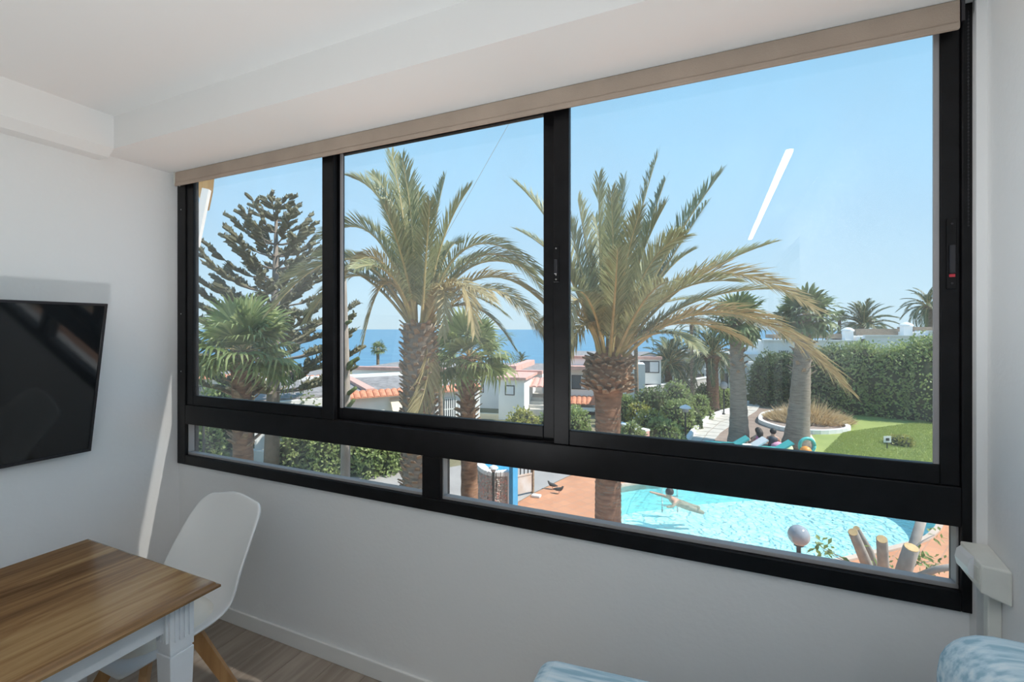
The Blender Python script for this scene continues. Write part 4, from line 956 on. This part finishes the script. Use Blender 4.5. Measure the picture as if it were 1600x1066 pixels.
# ------------------------------------------------------------------ shrubs and hedges
def B(name, label, u, d, rpx, hpx_top, n, L, m, cat='shrub', group='garden shrubs', **k):
    c = gpt(u, d); rx = rpx * d / F; top = at(u, hpx_top, d).z
    return bush(name, label, cat, c, rx, rx * k.pop('deep', .9), top - G, n, L, M[m], group, **k)
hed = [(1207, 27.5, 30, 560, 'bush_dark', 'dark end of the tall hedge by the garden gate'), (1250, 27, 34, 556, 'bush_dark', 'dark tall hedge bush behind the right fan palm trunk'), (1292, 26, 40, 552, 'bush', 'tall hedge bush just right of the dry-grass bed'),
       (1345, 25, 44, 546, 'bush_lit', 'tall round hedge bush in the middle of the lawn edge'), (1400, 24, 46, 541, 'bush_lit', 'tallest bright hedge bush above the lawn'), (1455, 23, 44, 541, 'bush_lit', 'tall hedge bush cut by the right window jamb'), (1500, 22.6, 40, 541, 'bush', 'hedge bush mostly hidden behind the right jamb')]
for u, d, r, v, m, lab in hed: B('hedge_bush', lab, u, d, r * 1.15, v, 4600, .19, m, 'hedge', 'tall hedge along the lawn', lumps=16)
B('shrub', 'small variegated round shrub alone on the lawn', 1406, 17.9, 20, 683, 500, .12, 'bush_yel')
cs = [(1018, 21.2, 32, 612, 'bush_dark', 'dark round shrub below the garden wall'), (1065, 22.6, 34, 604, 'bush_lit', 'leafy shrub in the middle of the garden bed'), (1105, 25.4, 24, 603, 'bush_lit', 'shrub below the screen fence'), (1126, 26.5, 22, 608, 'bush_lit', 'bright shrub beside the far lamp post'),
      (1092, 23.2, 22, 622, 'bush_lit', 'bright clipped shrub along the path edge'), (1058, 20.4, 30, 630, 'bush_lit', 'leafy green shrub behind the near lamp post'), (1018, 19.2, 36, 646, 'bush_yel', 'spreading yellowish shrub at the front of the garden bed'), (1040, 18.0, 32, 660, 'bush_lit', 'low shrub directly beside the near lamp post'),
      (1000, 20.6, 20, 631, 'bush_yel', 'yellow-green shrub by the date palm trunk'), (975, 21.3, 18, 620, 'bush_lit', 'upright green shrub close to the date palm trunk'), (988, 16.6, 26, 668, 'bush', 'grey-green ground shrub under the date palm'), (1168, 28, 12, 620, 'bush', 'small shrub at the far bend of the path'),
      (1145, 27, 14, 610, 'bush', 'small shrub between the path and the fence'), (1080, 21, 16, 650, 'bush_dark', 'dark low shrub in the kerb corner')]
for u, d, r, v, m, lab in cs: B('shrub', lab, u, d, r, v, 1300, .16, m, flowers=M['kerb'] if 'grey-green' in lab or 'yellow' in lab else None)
ls = [(900, 19, 26, 640, 'bush_lit', 'light green shrub just right of the central mullion'), (818, 17.5, 32, 645, 'bush_yel', 'speckled shrub below the white stair block'), (862, 18, 26, 650, 'bush', 'green shrub hidden behind the central mullion'),
      (320, 14.5, 36, 668, 'bush_lit', 'pale shrub at the left end of the lower pane'), (474, 15.2, 42, 676, 'bush', 'broad shrub left in the long lower pane'), (520, 14.8, 46, 680, 'bush_lit', 'leafy bright shrub in the middle of the long lower pane'), (585, 14.6, 42, 690, 'bush_lit', 'bright shrub at the road edge beside the thick palm'),
      (400, 17, 34, 640, 'bush_dark', 'dark shrub behind the left fan palm trunk'), (700, 17.5, 40, 700, 'bush_lit', 'low green verge shrub beyond the road'), (345, 17.5, 36, 600, 'bush_lit', 'feathery shrub in the lower left corner of the left pane'), (470, 16.5, 44, 622, 'bush', 'dark-green shrub mass under the araucaria'), (600, 14.9, 36, 682, 'bush', 'shrub bed along the low house wall')]
for u, d, r, v, m, lab in ls: B('shrub', lab, u, d, r, v, 1400, .15, m)
# ------------------------------------------------------------------ garden details
# paved path: separate slabs between white kerbs
path = empty('paved_path', gnd(1100, 690), 'pale paved path with a whitewashed kerb curving through the garden', 'path')
Lp = [gnd(u, v) for u, v in ((1074, 694), (1088, 674), (1107, 656), (1130, 647), (1158, 640), (1172, 630), (1180, 622))]
Rp = [gnd(u, v) for u, v in ((1112, 694), (1126, 677), (1146, 663), (1166, 653), (1182, 643), (1190, 631), (1192, 622))]
def resample(pts, n):
    out = []; m_ = len(pts) - 1
    for i in range(n + 1):
        t = i / n * m_; k = min(m_ - 1, int(t)); out.append(pts[k].lerp(pts[k + 1], t - k))
    return out
Ls, Rs = resample(Lp, 18), resample(Rp, 18)
for i in range(18):
    for j in range(2):
        a, b, c, d = Ls[i].lerp(Rs[i], j / 2 + .015), Ls[i].lerp(Rs[i], (j + 1) / 2 - .015), Ls[i + 1].lerp(Rs[i + 1], (j + 1) / 2 - .015), Ls[i + 1].lerp(Rs[i + 1], j / 2 + .015)
        a2, b2, c2_, d2 = a.lerp(d, .04), b.lerp(c, .04), c.lerp(b, .04), d.lerp(a, .04)
        MB().prism([a2, b2, c2_, d2], G - .012, G + random.uniform(.012, .02)).build('paving_slab', M['slab'], path, fix=True)
MB().prism(Ls + Rs[::-1], G - .012, G + .002).build('path_bed', M['soil'], path, fix=True)
kb = MB()
for a, b in zip(Ls, Ls[1:]): kb.bar(a + Vector((-.05, 0, .09)), b + Vector((-.05, 0, .09)), .16, .22)
kb.build('kerb', M['kerb'], path)
# round bed with dry grass
bc = gnd(1258, 660); bed = empty('round_bed', bc, 'round garden bed edged with a white kerb', 'garden bed')
el_ = [gnd(u, v) for u, v in ((1188, 657), (1195, 664), (1230, 674), (1280, 678), (1320, 675), (1322, 668), (1290, 652), (1235, 644), (1198, 648))]
lp = smooth_loop(el_, 4); MB().prism(lp, G - .01, G + .05).build('bed_soil', M['soil'], bed, fix=True)
kb = MB(); 
for a, b in zip(lp, lp[1:] + lp[:1]): kb.bar(Vector((a.x, a.y, G + .08)), Vector((b.x, b.y, G + .08)), .18, .18)
kb.build('kerb', M['kerb'], bed)
dg = MB(); c0 = gnd(1262, 660)
for k in range(2200):
    a = random.uniform(0, 6.28); r = random.random() ** .6; p = c0 + Vector((math.cos(a) * r * 1.75, math.sin(a) * r * 1.1, .04)); h = (1.2 - .8 * r) * random.uniform(.7, 1.1)
    d = (Vector((math.cos(a) * (.3 + r * .9), math.sin(a) * (.3 + r * .9), 1)) + rnd_dir() * .35).normalized(); leaf_quad(dg, p, d, rnd_dir(), h, .035, 0, .35)
o = dg.build('dry_grass', M['drygrass'], loc=c0); tag(o, 'heap of straw-coloured dry grass on the round bed', 'dry grass', kind='stuff')
# edging between gravel and lawn
ed = [gnd(u, v) for u, v in ((1264, 680), (1271, 690), (1273, 700), (1270, 708))]; kb = MB()
for a, b in zip(ed, ed[1:]): kb.bar(a + Vector((0, 0, .03)), b + Vector((0, 0, .03)), .1, .08)
tag(kb.build('lawn_edging', M['cream'], loc=ed[0]), 'thin curved edging between the gravel yard and the lawn', 'edging')
# lawn blades
gb_ = MB(); lawn_bb = [gnd(1278, 716), gnd(1475, 730), gnd(1475, 655), gnd(1318, 676)]
for k in range(24000):
    s, t = random.random(), random.random(); p = lawn_bb[0].lerp(lawn_bb[1], s).lerp(lawn_bb[3].lerp(lawn_bb[2], s), t); p.z = G - .01
    leaf_quad(gb_, p, (Vector((0, 0, 1)) + rnd_dir() * .5).normalized(), rnd_dir(), .07, .02)
tag(gb_.build('lawn_grass', M['turf'], loc=gnd(1380, 700)), 'short green grass of the lawn beyond the pool', 'grass', kind='stuff')
# sign on the lawn
sg = gnd(1386, 702); S = empty('lawn_sign', sg, 'small white sign on a stick stuck in the lawn', 'sign')
MB().box((sg.x - .015, sg.y - .015, G), (sg.x + .015, sg.y + .015, G + .3)).build('stake', M['iron'], S); p = sg + Vector((0, -.03, .38))
MB().bar(p + Vector((-.14 * CT, -.14 * ST, 0)), p + Vector((.14 * CT, .14 * ST, 0)), .02, .24).build('board', M['ext'], S)
MB().bar(p + Vector((-.06 * CT + .02 * ST, -.06 * ST - .02 * CT, 0)), p + Vector((.06 * CT + .02 * ST, .06 * ST - .02 * CT, 0)), .012, .1).build('pictogram', M['dark'], S)
# lamp posts
def lamp_post(label, base, h, gr, m='globe', r=.035, style='globe'):
    base = Vector(base); L = empty('lamp_post', base, label, 'lamp post', 'garden lamp posts')
    MB().lathe([(r * 2.2, 0), (r * 2.2, .06), (r, .10), (r, h)], tuple(base), 12).build('post', M['iron'], L, smooth=False)
    if style == 'globe':
        prof_ = [(max(.002, gr * math.sin(math.pi * i / 12)), h + gr * .9 - gr * math.cos(math.pi * i / 12)) for i in range(13)]
        MB().lathe(prof_, tuple(base), 20).build('globe', M[m], L, smooth=True)
        MB().lathe([(gr * .45, h - .02), (gr * .5, h + .04)], tuple(base), 14).build('collar', M['iron'], L)
    else:
        MB().lathe([(gr * .5, h), (gr * .75, h + gr * .8), (gr * .7, h + gr * .85)], tuple(base), 14).build('glass', M['globe'], L, smooth=True)
        MB().lathe([(gr * 1.15, h + gr * .8), (gr * .9, h + gr * 1.15), (.02, h + gr * 1.5)], tuple(base), 14).build('cap', M['iron'] if style == 'dark' else M['shutter'], L)
    return L
def lp_at(u, vtop, d, label, gr, style='globe', m='globe'):
    b = gpt(u, d); h = at(u, vtop, d).z - G - gr * 1.8; return lamp_post(label, b, h, gr, m, .035, style)
M['chrome'] = mat('smoked_globe_glass', (.33, .35, .38), .12, spec=.8)
L = lp_at(1248, 823, 7.6, 'globe lamp standing at the near edge of the pool', .165, m='chrome')
lp_at(1071, 630, 18.2, 'lamp post at the near end of the paved path', .20, 'cap'); lp_at(1131, 597, 24.2, 'lamp post with round head further along the path', .20)
b = gpt(771, 10.5); lamp_post('thin lamp post in front of the pebbled shower wall', b, at(771, 733, 10.5).z - G - .06, .10, 'globe', .028, 'cap')
b = gpt(318, 13); lamp_post('thin dark lamp post seen at the left end of the lower pane', b, at(318, 660, 13).z - G, .1, 'globe', .03, 'cap')
# shower wall: pebbled curved wall with blue rim
sh0 = gpt(752, 11.3); SW = empty('shower_wall', sh0, 'curved pebble-dash shower wall with blue painted edge', 'wall')
q0, q1 = gpt(750, 11.6), gpt(795, 11.0); zt = at(775, 738, 11.2).z; arc = []
for i in range(11):
    t = i / 10; p = q0.lerp(q1, t) + Vector((.1, -1, 0)) * (.28 * math.sin(math.pi * t)); arc.append(p)
mb = MB()
for a, b in zip(arc, arc[1:]): mb.bar(Vector((a.x, a.y, (G + zt) / 2)), Vector((b.x, b.y, (G + zt) / 2)), .16, zt - G)
mb.build('pebble_wall', M['stone'], SW)
pb = MB()
for k in range(900):
    i = random.randrange(10); p = arc[i].lerp(arc[i + 1], random.random()); t = (arc[i + 1] - arc[i]).normalized(); nn = Vector((t.y, -t.x, 0)); z = random.uniform(G + .02, zt - .05); r = random.uniform(.015, .035)
    c = Vector((p.x, p.y, z)) + nn * .085; pb.add([c + t * r, c + Vector((0, 0, r)), c - t * r, c - Vector((0, 0, r)), c + nn * r * .6], [(0, 1, 4), (1, 2, 4), (2, 3, 4), (3, 0, 4)], k % 3)
o = pb.build('pebbles', [M['stone'], M['slab'], M['terra_pale']], SW, fix=False); o['kind'] = 'stuff'
rim = MB(); rm2 = MB()
for a, b in zip(arc, arc[1:]): rim.bar(Vector((a.x, a.y, zt + .05)), Vector((b.x, b.y, zt + .05)), .20, .10); 
rim.build('white_rim', M['ext'], SW)
back = [q1 + (q1 - q0).normalized() * .02, q1 + Vector((-.1, .9, 0)), q0 + Vector((.1, .9, 0))]
MB().prism([arc[i] for i in range(11)] + [q1 + Vector((-.05, .55, 0)), q0 + Vector((.1, .75, 0))], zt - .06, zt + .02).build('blue_basin', M['blue'], SW, fix=True)
e0 = q1 + (q1 - q0).normalized() * .12
MB().box((e0.x - .05, e0.y - .10, G), (e0.x + .05, e0.y + .2, zt + .28)).build('blue_pillar', M['blue'], SW); MB().box((e0.x - .08, e0.y - .11, G), (e0.x - .05, e0.y - .08, zt + .1)).build('white_edge', M['ext'], SW)
b = gpt(746, 11.5); MB().box((b.x - .05, b.y - .05, G), (b.x + .05, b.y + .05, zt - .15)).build('green_post', M['greenfence'], SW)
# rusted white gate
g0, g1 = gpt(801, 12.4), gpt(832, 12.75); zg = at(815, 742, 12.6).z; GT = empty('metal_gate', g0, 'white metal gate panel with rust streaks by the deck', 'gate')
MB().bar(Vector((g0.x, g0.y, (G + zg) / 2)), Vector((g1.x, g1.y, (G + zg) / 2)), .04, zg - G - .08).build('panel', M['rust'], GT)
MB().bar(Vector((g0.x, g0.y, zg)), Vector((g1.x, g1.y, zg)), .06, .05).build('top_rail', M['rust'], GT)
MB().box((g1.x - .04, g1.y - .04, G), (g1.x + .04, g1.y + .04, zg + .25)).build('post', M['stub'], GT)
for k in range(6): p = g0.lerp(g1, k / 5.2); MB().box((p.x - .012, p.y - .012, zg), (p.x + .012, p.y + .012, zg + .22)).build('spike', M['iron'], GT)
b = gnd(838, 776); tag(MB().box((b.x - .12, b.y - .08, G - .01), (b.x + .12, b.y + .08, G + .05)).build('stone_block', M['ext'], loc=(b.x, b.y, G), bevel=.01), 'small white block on the deck beside the metal gate', 'block')
# pigeons on the deck
for k, (u, v, lab) in enumerate(((863, 764, 'grey pigeon on the deck, the one farther from the pool'), (873, 771, 'grey pigeon on the deck, the one nearer the window'))):
    p = gnd(u, v); PG = empty('pigeon', p, lab, 'bird', 'pigeons on the deck'); s = 1 if k else -1
    MB().tube([p + Vector((-.16 * s, 0, .10)), p + Vector((-.05 * s, 0, .11)), p + Vector((.05 * s, 0, .12)), p + Vector((.10 * s, 0, .16)), p + Vector((.115 * s, 0, .20)), p + Vector((.15 * s, 0, .205))], [.015, .05, .055, .032, .026, .006], 8).build('body', M['fence'], PG, smooth=True)
    for q in (-.02, .02): MB().tube([p + Vector((.01, q, .08)), p + Vector((.01, q, 0))], .006, 5).build('leg', M['terra_pale'], PG)
# pool ladder
ld = gnd(1042, 758); LD = empty('pool_ladder', ld, 'chrome pool ladder at the far edge of the pool', 'ladder'); M['chr'] = mat('stainless_steel', (.6, .6, .6), .2, metal=1)
for q in (-.22, .22):
    s = Vector((q * CT, q * ST, 0)); f_ = Vector((ST * .9, -CT * .9, 0))
    MB().tube([ld + s - f_ * .25 + Vector((0, 0, .02)), ld + s - f_ * .2 + Vector((0, 0, .5)), ld + s + f_ * .1 + Vector((0, 0, .55)), ld + s + f_ * .25 + Vector((0, 0, .3)), ld + s + f_ * .28 + Vector((0, 0, -.7))], .022, 8).build('rail', M['chr'], LD, smooth=True)
for z in (-.25, -.5): a = ld + Vector((ST, -CT, 0)) * .25 + Vector((0, 0, z)); MB().bar(a + Vector((-.22 * CT, -.22 * ST, 0)), a + Vector((.22 * CT, .22 * ST, 0)), .07, .03).build('rung', M['chr'], LD)
# people
def skin_person(name, label, joints, edges, mats_idx, parts, loc):
    me = bpy.data.meshes.new('body'); me.from_pydata([tuple(Vector(j[0])) for j in joints], edges, []); 
    o = bpy.data.objects.new(name, me); col.objects.link(o); o.location = loc
    sk = o.modifiers.new('skin', 'SKIN'); 
    for v, j in zip(me.skin_vertices[0].data, joints): v.radius = (j[1], j[2] if len(j) > 2 else j[1])
    me.skin_vertices[0].data[0].use_root = True
    ss = o.modifiers.new('sub', 'SUBSURF'); ss.levels = 1; ss.render_levels = 2
    me.materials.append(mats_idx); sk.use_smooth_shade = True; tag(o, label, 'person'); return o
def seated(label, base, top_m, hair_m, hair_long, face=0.0, group='people sitting on the gravel yard'):
    J = [((0, 0, .13), .15, .12), ((0, .02, .32), .13, .10), ((0, .03, .48), .15, .10), ((0, .02, .58), .055), ((0, -.01, .66), .08, .085), ((0, -.01, .77), .085, .095),
         ((-.17, .02, .50), .05), ((-.23, -.06, .30), .04), ((-.18, -.24, .25), .03), ((-.16, -.31, .24), .022), ((.17, .02, .50), .05), ((.23, -.06, .30), .04), ((.18, -.24, .25), .03), ((.16, -.31, .24), .022),
         ((-.10, -.08, .12), .085), ((-.14, -.42, .38), .06), ((-.12, -.62, .08), .04), ((-.12, -.74, .045), .03), ((.10, -.08, .12), .085), ((.14, -.42, .38), .06), ((.12, -.62, .08), .04), ((.12, -.74, .045), .03)]
    E_ = [(0, 1), (1, 2), (2, 3), (3, 4), (4, 5), (2, 6), (6, 7), (7, 8), (8, 9), (2, 10), (10, 11), (11, 12), (12, 13), (0, 14), (14, 15), (15, 16), (16, 17), (0, 18), (18, 19), (19, 20), (20, 21)]
    o = skin_person('person', label, J, E_, M['skin'], None, base); o['group'] = group; o.rotation_euler = (0, 0, face)
    def ch(nm, mb, m, sm=True):
        me = mb.mesh(nm, m, smooth=sm); c = bpy.data.objects.new(nm, me); col.objects.link(c); c.parent = o
    ch('top', MB().lathe([(.17, .16), (.165, .25), (.15, .33), (.17, .44), (.16, .51), (.09, .555)], (0, .02, 0), 14), top_m)
    h = [(max(.003, .112 * math.sin(math.pi * i / 9)), .75 - .115 * math.cos(math.pi * i / 9)) for i in range(2, 10)]
    ch('hair', MB().lathe(h, (0, .025, 0), 14), hair_m)
    if hair_long: ch('hair', MB().tube([(0, .07, .78), (0, .12, .65), (0, .13, .48), (0, .12, .38)], [.09, .11, .09, .03], 10), hair_m)
    f = MB(); f.tube([(0, -.098, .715), (0, -.118, .695), (0, -.10, .69)], [.008, .016, .008], 6); ch('nose', f, M['skin'])
    for s in (-1, 1): ch('eye', MB().lathe([(.002, -.009), (.011, 0), (.002, .009)], (s * .034, -.092, .728), 8), M['hair'])
    ch('mouth', MB().bar((-.022, -.094, .665), (.022, -.094, .665), .01, .008), M['terra_pale'])
    return o
M['pinktop'] = cm('pink_cloth', (.75, .20, .33)); M['greytop'] = cm('charcoal_cloth', (.06, .065, .075)); M['teal'] = cm('teal_plastic', (.08, .50, .47), .4); M['pink2'] = cm('pink_towel', (.85, .38, .52)); M['lime'] = cm('lime_towel', (.68, .75, .40)); M['orange'] = cm('orange_plastic', (.85, .32, .05), .5); M['white2'] = cm('white_towel', (.8, .8, .8))
def lie(u, v): return gnd(u, v)
seated('person with long black hair and pink top sitting on the gravel yard', gnd(1184, 703), M['pinktop'], M['hair'], True, R(215))
seated('person in dark top sitting beside the pink towel', gnd(1208, 705), M['greytop'], M['hair'], False, R(170))
def lounger(label, u, v, m, rz):
    p = gnd(u, v); Lg = empty('sun_bed', p, label, 'sun bed', 'sun beds by the fan palms'); c, s = math.cos(rz), math.sin(rz)
    X = lambda a, b, z: Vector((p.x + a * c - b * s, p.y + a * s + b * c, G + z))
    MB().bar(X(-.7, 0, .28), X(.3, 0, .28), .55, .06).build('bed', m, Lg); MB().bar(X(.3, 0, .28), X(.75, 0, .58), .55, .05).build('headrest', m, Lg)
    for a in (-.6, .2):
        for b in (-.22, .22): MB().bar(X(a, b, .26), X(a, b, 0), .04, .04).build('leg', M['white2'], Lg)
lounger('teal plastic sun bed left of the path-side fan palm', 1134, 706, M['teal'], R(10)); lounger('white sun bed right of the path-side fan palm trunk', 1162, 709, M['white2'], R(15)); lounger('teal sun bed beside the person in pink', 1200, 714, M['teal'], R(10))
def towel(name, label, u, v, m, r, h):
    p = gnd(u, v); mb = MB(); prof_ = [(r * .9, 0), (r, h * .4), (r * .8, h * .8), (r * .35, h)]
    mb.lathe(prof_, (p.x, p.y, G), 14)
    for i in range(len(mb.v)): x, y, z = mb.v[i]; mb.v[i] = (x + random.uniform(-.03, .03), y + random.uniform(-.03, .03), z + random.uniform(-.01, .02) if z > G + .02 else z)
    return tag(mb.build(name, m, loc=p, smooth=True), label, 'towel' if 'towel' in name else 'beach toy')
towel('beach_towel', 'bundled pink beach towel between the sitting people and the fan palm', 1217, 710, M['pink2'], .28, .42); towel('beach_towel', 'bundled lime-green beach towel next to the pink one', 1229, 711, M['lime'], .22, .38)
rg = gnd(1261, 711); RG = empty('swim_ring', rg, 'teal inflatable swim ring at the foot of the fan palm', 'swim ring')
MB().tube([rg + Vector((.27 * math.cos(a) * CT, .27 * math.cos(a) * ST, .33 + .27 * math.sin(a))) for a in [2 * math.pi * i / 18 for i in range(19)]], .06, 8).build('ring', M['teal'], RG, smooth=True)
bp = gnd(1259, 714); bo = MB(); bo.lathe([(max(.004, .19 * math.sin(math.pi * i / 10)), .19 - .19 * math.cos(math.pi * i / 10)) for i in range(11)], tuple(bp), 16)
tag(bo.build('beach_ball', M['orange'], loc=bp, smooth=True), 'orange beach ball in front of the teal swim ring', 'ball')
# swimmer
sp = gnd(1050, 777); zw = G - .06
J = [((0, .34, -.16), .12, .10), ((0, .18, -.10), .13, .10), ((0, .04, -.03), .15, .10), ((0, -.05, .05), .055), ((0, -.09, .12), .08, .085), ((0, -.10, .22), .085, .095), ((-.18, .02, -.03), .05), ((-.34, -.20, .0), .04), ((-.36, -.42, .06), .03), ((-.36, -.50, .08), .022),
     ((.18, .02, -.03), .05), ((.36, -.12, -.05), .04), ((.46, -.32, -.03), .03), ((-.10, .46, -.20), .085), ((-.12, .84, -.30), .055), ((.10, .46, -.20), .085), ((.12, .84, -.34), .055)]
swm = skin_person('person', 'swimmer with dark hair in the pool near the far edge', J, [(0, 1), (1, 2), (2, 3), (3, 4), (4, 5), (2, 6), (6, 7), (7, 8), (8, 9), (2, 10), (10, 11), (11, 12), (0, 13), (13, 14), (0, 15), (15, 16)], M['skin'], None, (sp.x, sp.y, zw))
hme = MB().lathe([(max(.003, .112 * math.sin(math.pi * i / 9)), (.205) - .115 * math.cos(math.pi * i / 9)) for i in range(3, 10)], (0, -.065, 0), 14).mesh('hair', M['hair'], smooth=True)
ho = bpy.data.objects.new('hair', hme); col.objects.link(ho); ho.parent = swm; swm.rotation_euler = (0, 0, R(-65))
# pruned branches below the window, right
bd = 4.6; PB = empty('pruned_tree', gpt(1385, bd + .3), 'pruned grey tree with sawn-off limbs below the right window corner', 'tree')
def limb(pts, r0, r1, cut=True):
    P = [at(u, v, d) for u, v, d in pts]; n_ = len(P); mb = MB(); mb.tube(P, [r0 + (r1 - r0) * i / (n_ - 1) for i in range(n_)], 12, 0)
    o = mb.build('limb', M['bark'], PB, smooth=True)
    if cut:
        t = (P[-1] - P[-2]).normalized(); MB().tube([P[-1] - t * .002, P[-1] + t * .006], [r1 * .92, r1 * .9], 12).build('sawn_end', M['cut'], o)
    return o
root_pt = (1385, 1010, bd + .1)
limb([root_pt, (1366, 910, bd), (1347, 865, bd - .1), (1333, 832, bd - .25)], .06, .042); limb([root_pt, (1374, 905, bd + .2), (1358, 860, bd + .2), (1338, 826, bd + .1)], .05, .03)
limb([root_pt, (1381, 930, bd - .2), (1380, 880, bd - .35), (1378, 843, bd - .55)], .05, .042); limb([(1380, 1010, bd), (1400, 930, bd - .1), (1412, 892, bd - .15), (1424, 856, bd - .25)], .07, .062)
limb([(1395, 980, bd + .3), (1418, 880, bd + .4), (1430, 845, bd + .5), (1442, 806, bd + .6)], .05, .045, False); limb([(1390, 940, bd + .2), (1430, 903, bd), (1462, 890, bd - .1), (1500, 884, bd - .2)], .035, .028, False)
MB().tube([gpt(1385, bd + .3), at(*root_pt)], [.16, .13], 12).build('trunk', M['bark'], PB, smooth=True)
lvm = MB()
for (u, v, d, n_, L_) in ((1282, 855, bd, 16, .10), (1300, 868, bd, 12, .09), (1358, 865, bd, 14, .07), (1434, 868, bd, 26, .08), (1452, 878, bd, 18, .06), (1470, 880, bd, 14, .05), (1445, 890, bd, 16, .05), (1395, 880, bd + .4, 16, .05), (1420, 905, bd, 14, .05), (1460, 835, bd + .5, 12, .07)):
    c = at(u, v, d)
    for k in range(n_): leaf_quad(lvm, c + rnd_dir() * .07, rnd_dir(), (Vector((0, 0, 1)) + rnd_dir() * .5).normalized(), L_, L_ * .45)
tw = MB()
for a, b in (((1360, 900), (1284, 856)), ((1360, 900), (1302, 869)), ((1415, 890), (1436, 868)), ((1415, 890), (1455, 877)), ((1440, 897), (1470, 880)), ((1425, 860), (1460, 836))):
    p, q = at(*a, bd), at(*b, bd); tw.tube([p, p.lerp(q, .5) + Vector((0, 0, .02)), q], [.009, .006, .003], 5)
tw.build('twigs', M['bark'], PB); o = lvm.build('leaves', M['bush_lit'], PB); o['kind'] = 'stuff'
# neighbour's timber eave with white strut, top left
ed_ = 4.2; EV = empty('timber_eave', at(318, 320, ed_), "orange timber eave corner with white strut at the window's top left", 'eave')
a0 = at(300, 262, ed_); q = [at(300, 268, ed_), at(336, 268, ed_), at(333, 300, ed_), at(327, 329, ed_), at(318, 330, ed_), at(310, 305, ed_), at(300, 312, ed_)]
back_ = ray(318, 300) * .25; n_ = len(q)
MB().add(q + [p + back_ for p in q], [tuple(range(n_)), tuple(range(2 * n_ - 1, n_ - 1, -1))] + [(i, (i + 1) % n_, (i + 1) % n_ + n_, i + n_) for i in range(n_)]).build('timber', wood_mat('orange_pine', (.45, .22, .07), (.66, .38, .14), (.78, .52, .25), .5, 'Z'), EV, fix=True)
MB().bar(at(323, 296, ed_ - .08), at(305, 385, ed_ - .1), .055, .055).build('strut', M['ext'], EV)
for dx in (0, .45): MB().bar((a0.x - .12 - dx, 1.66, a0.z - .06), (a0.x - .05 - dx, q[1].y + .02, a0.z - .06), .08, .10).build('rafter', M['cut'], EV)
# overhead cable
ca, cb_ = at(845, 105, 9.0), at(735, 300, 8.6); c0, c1_ = ca + (ca - cb_) * .5, cb_ + (cb_ - ca) * .6
tag(MB().tube([ca.lerp(cb_, t) for t in (-.4, 0, .5, 1.0, 1.5)], .004, 5).build('overhead_cable', M['asphalt'], loc=ca), 'thin cable slanting across the sky above the middle palm', 'cable')
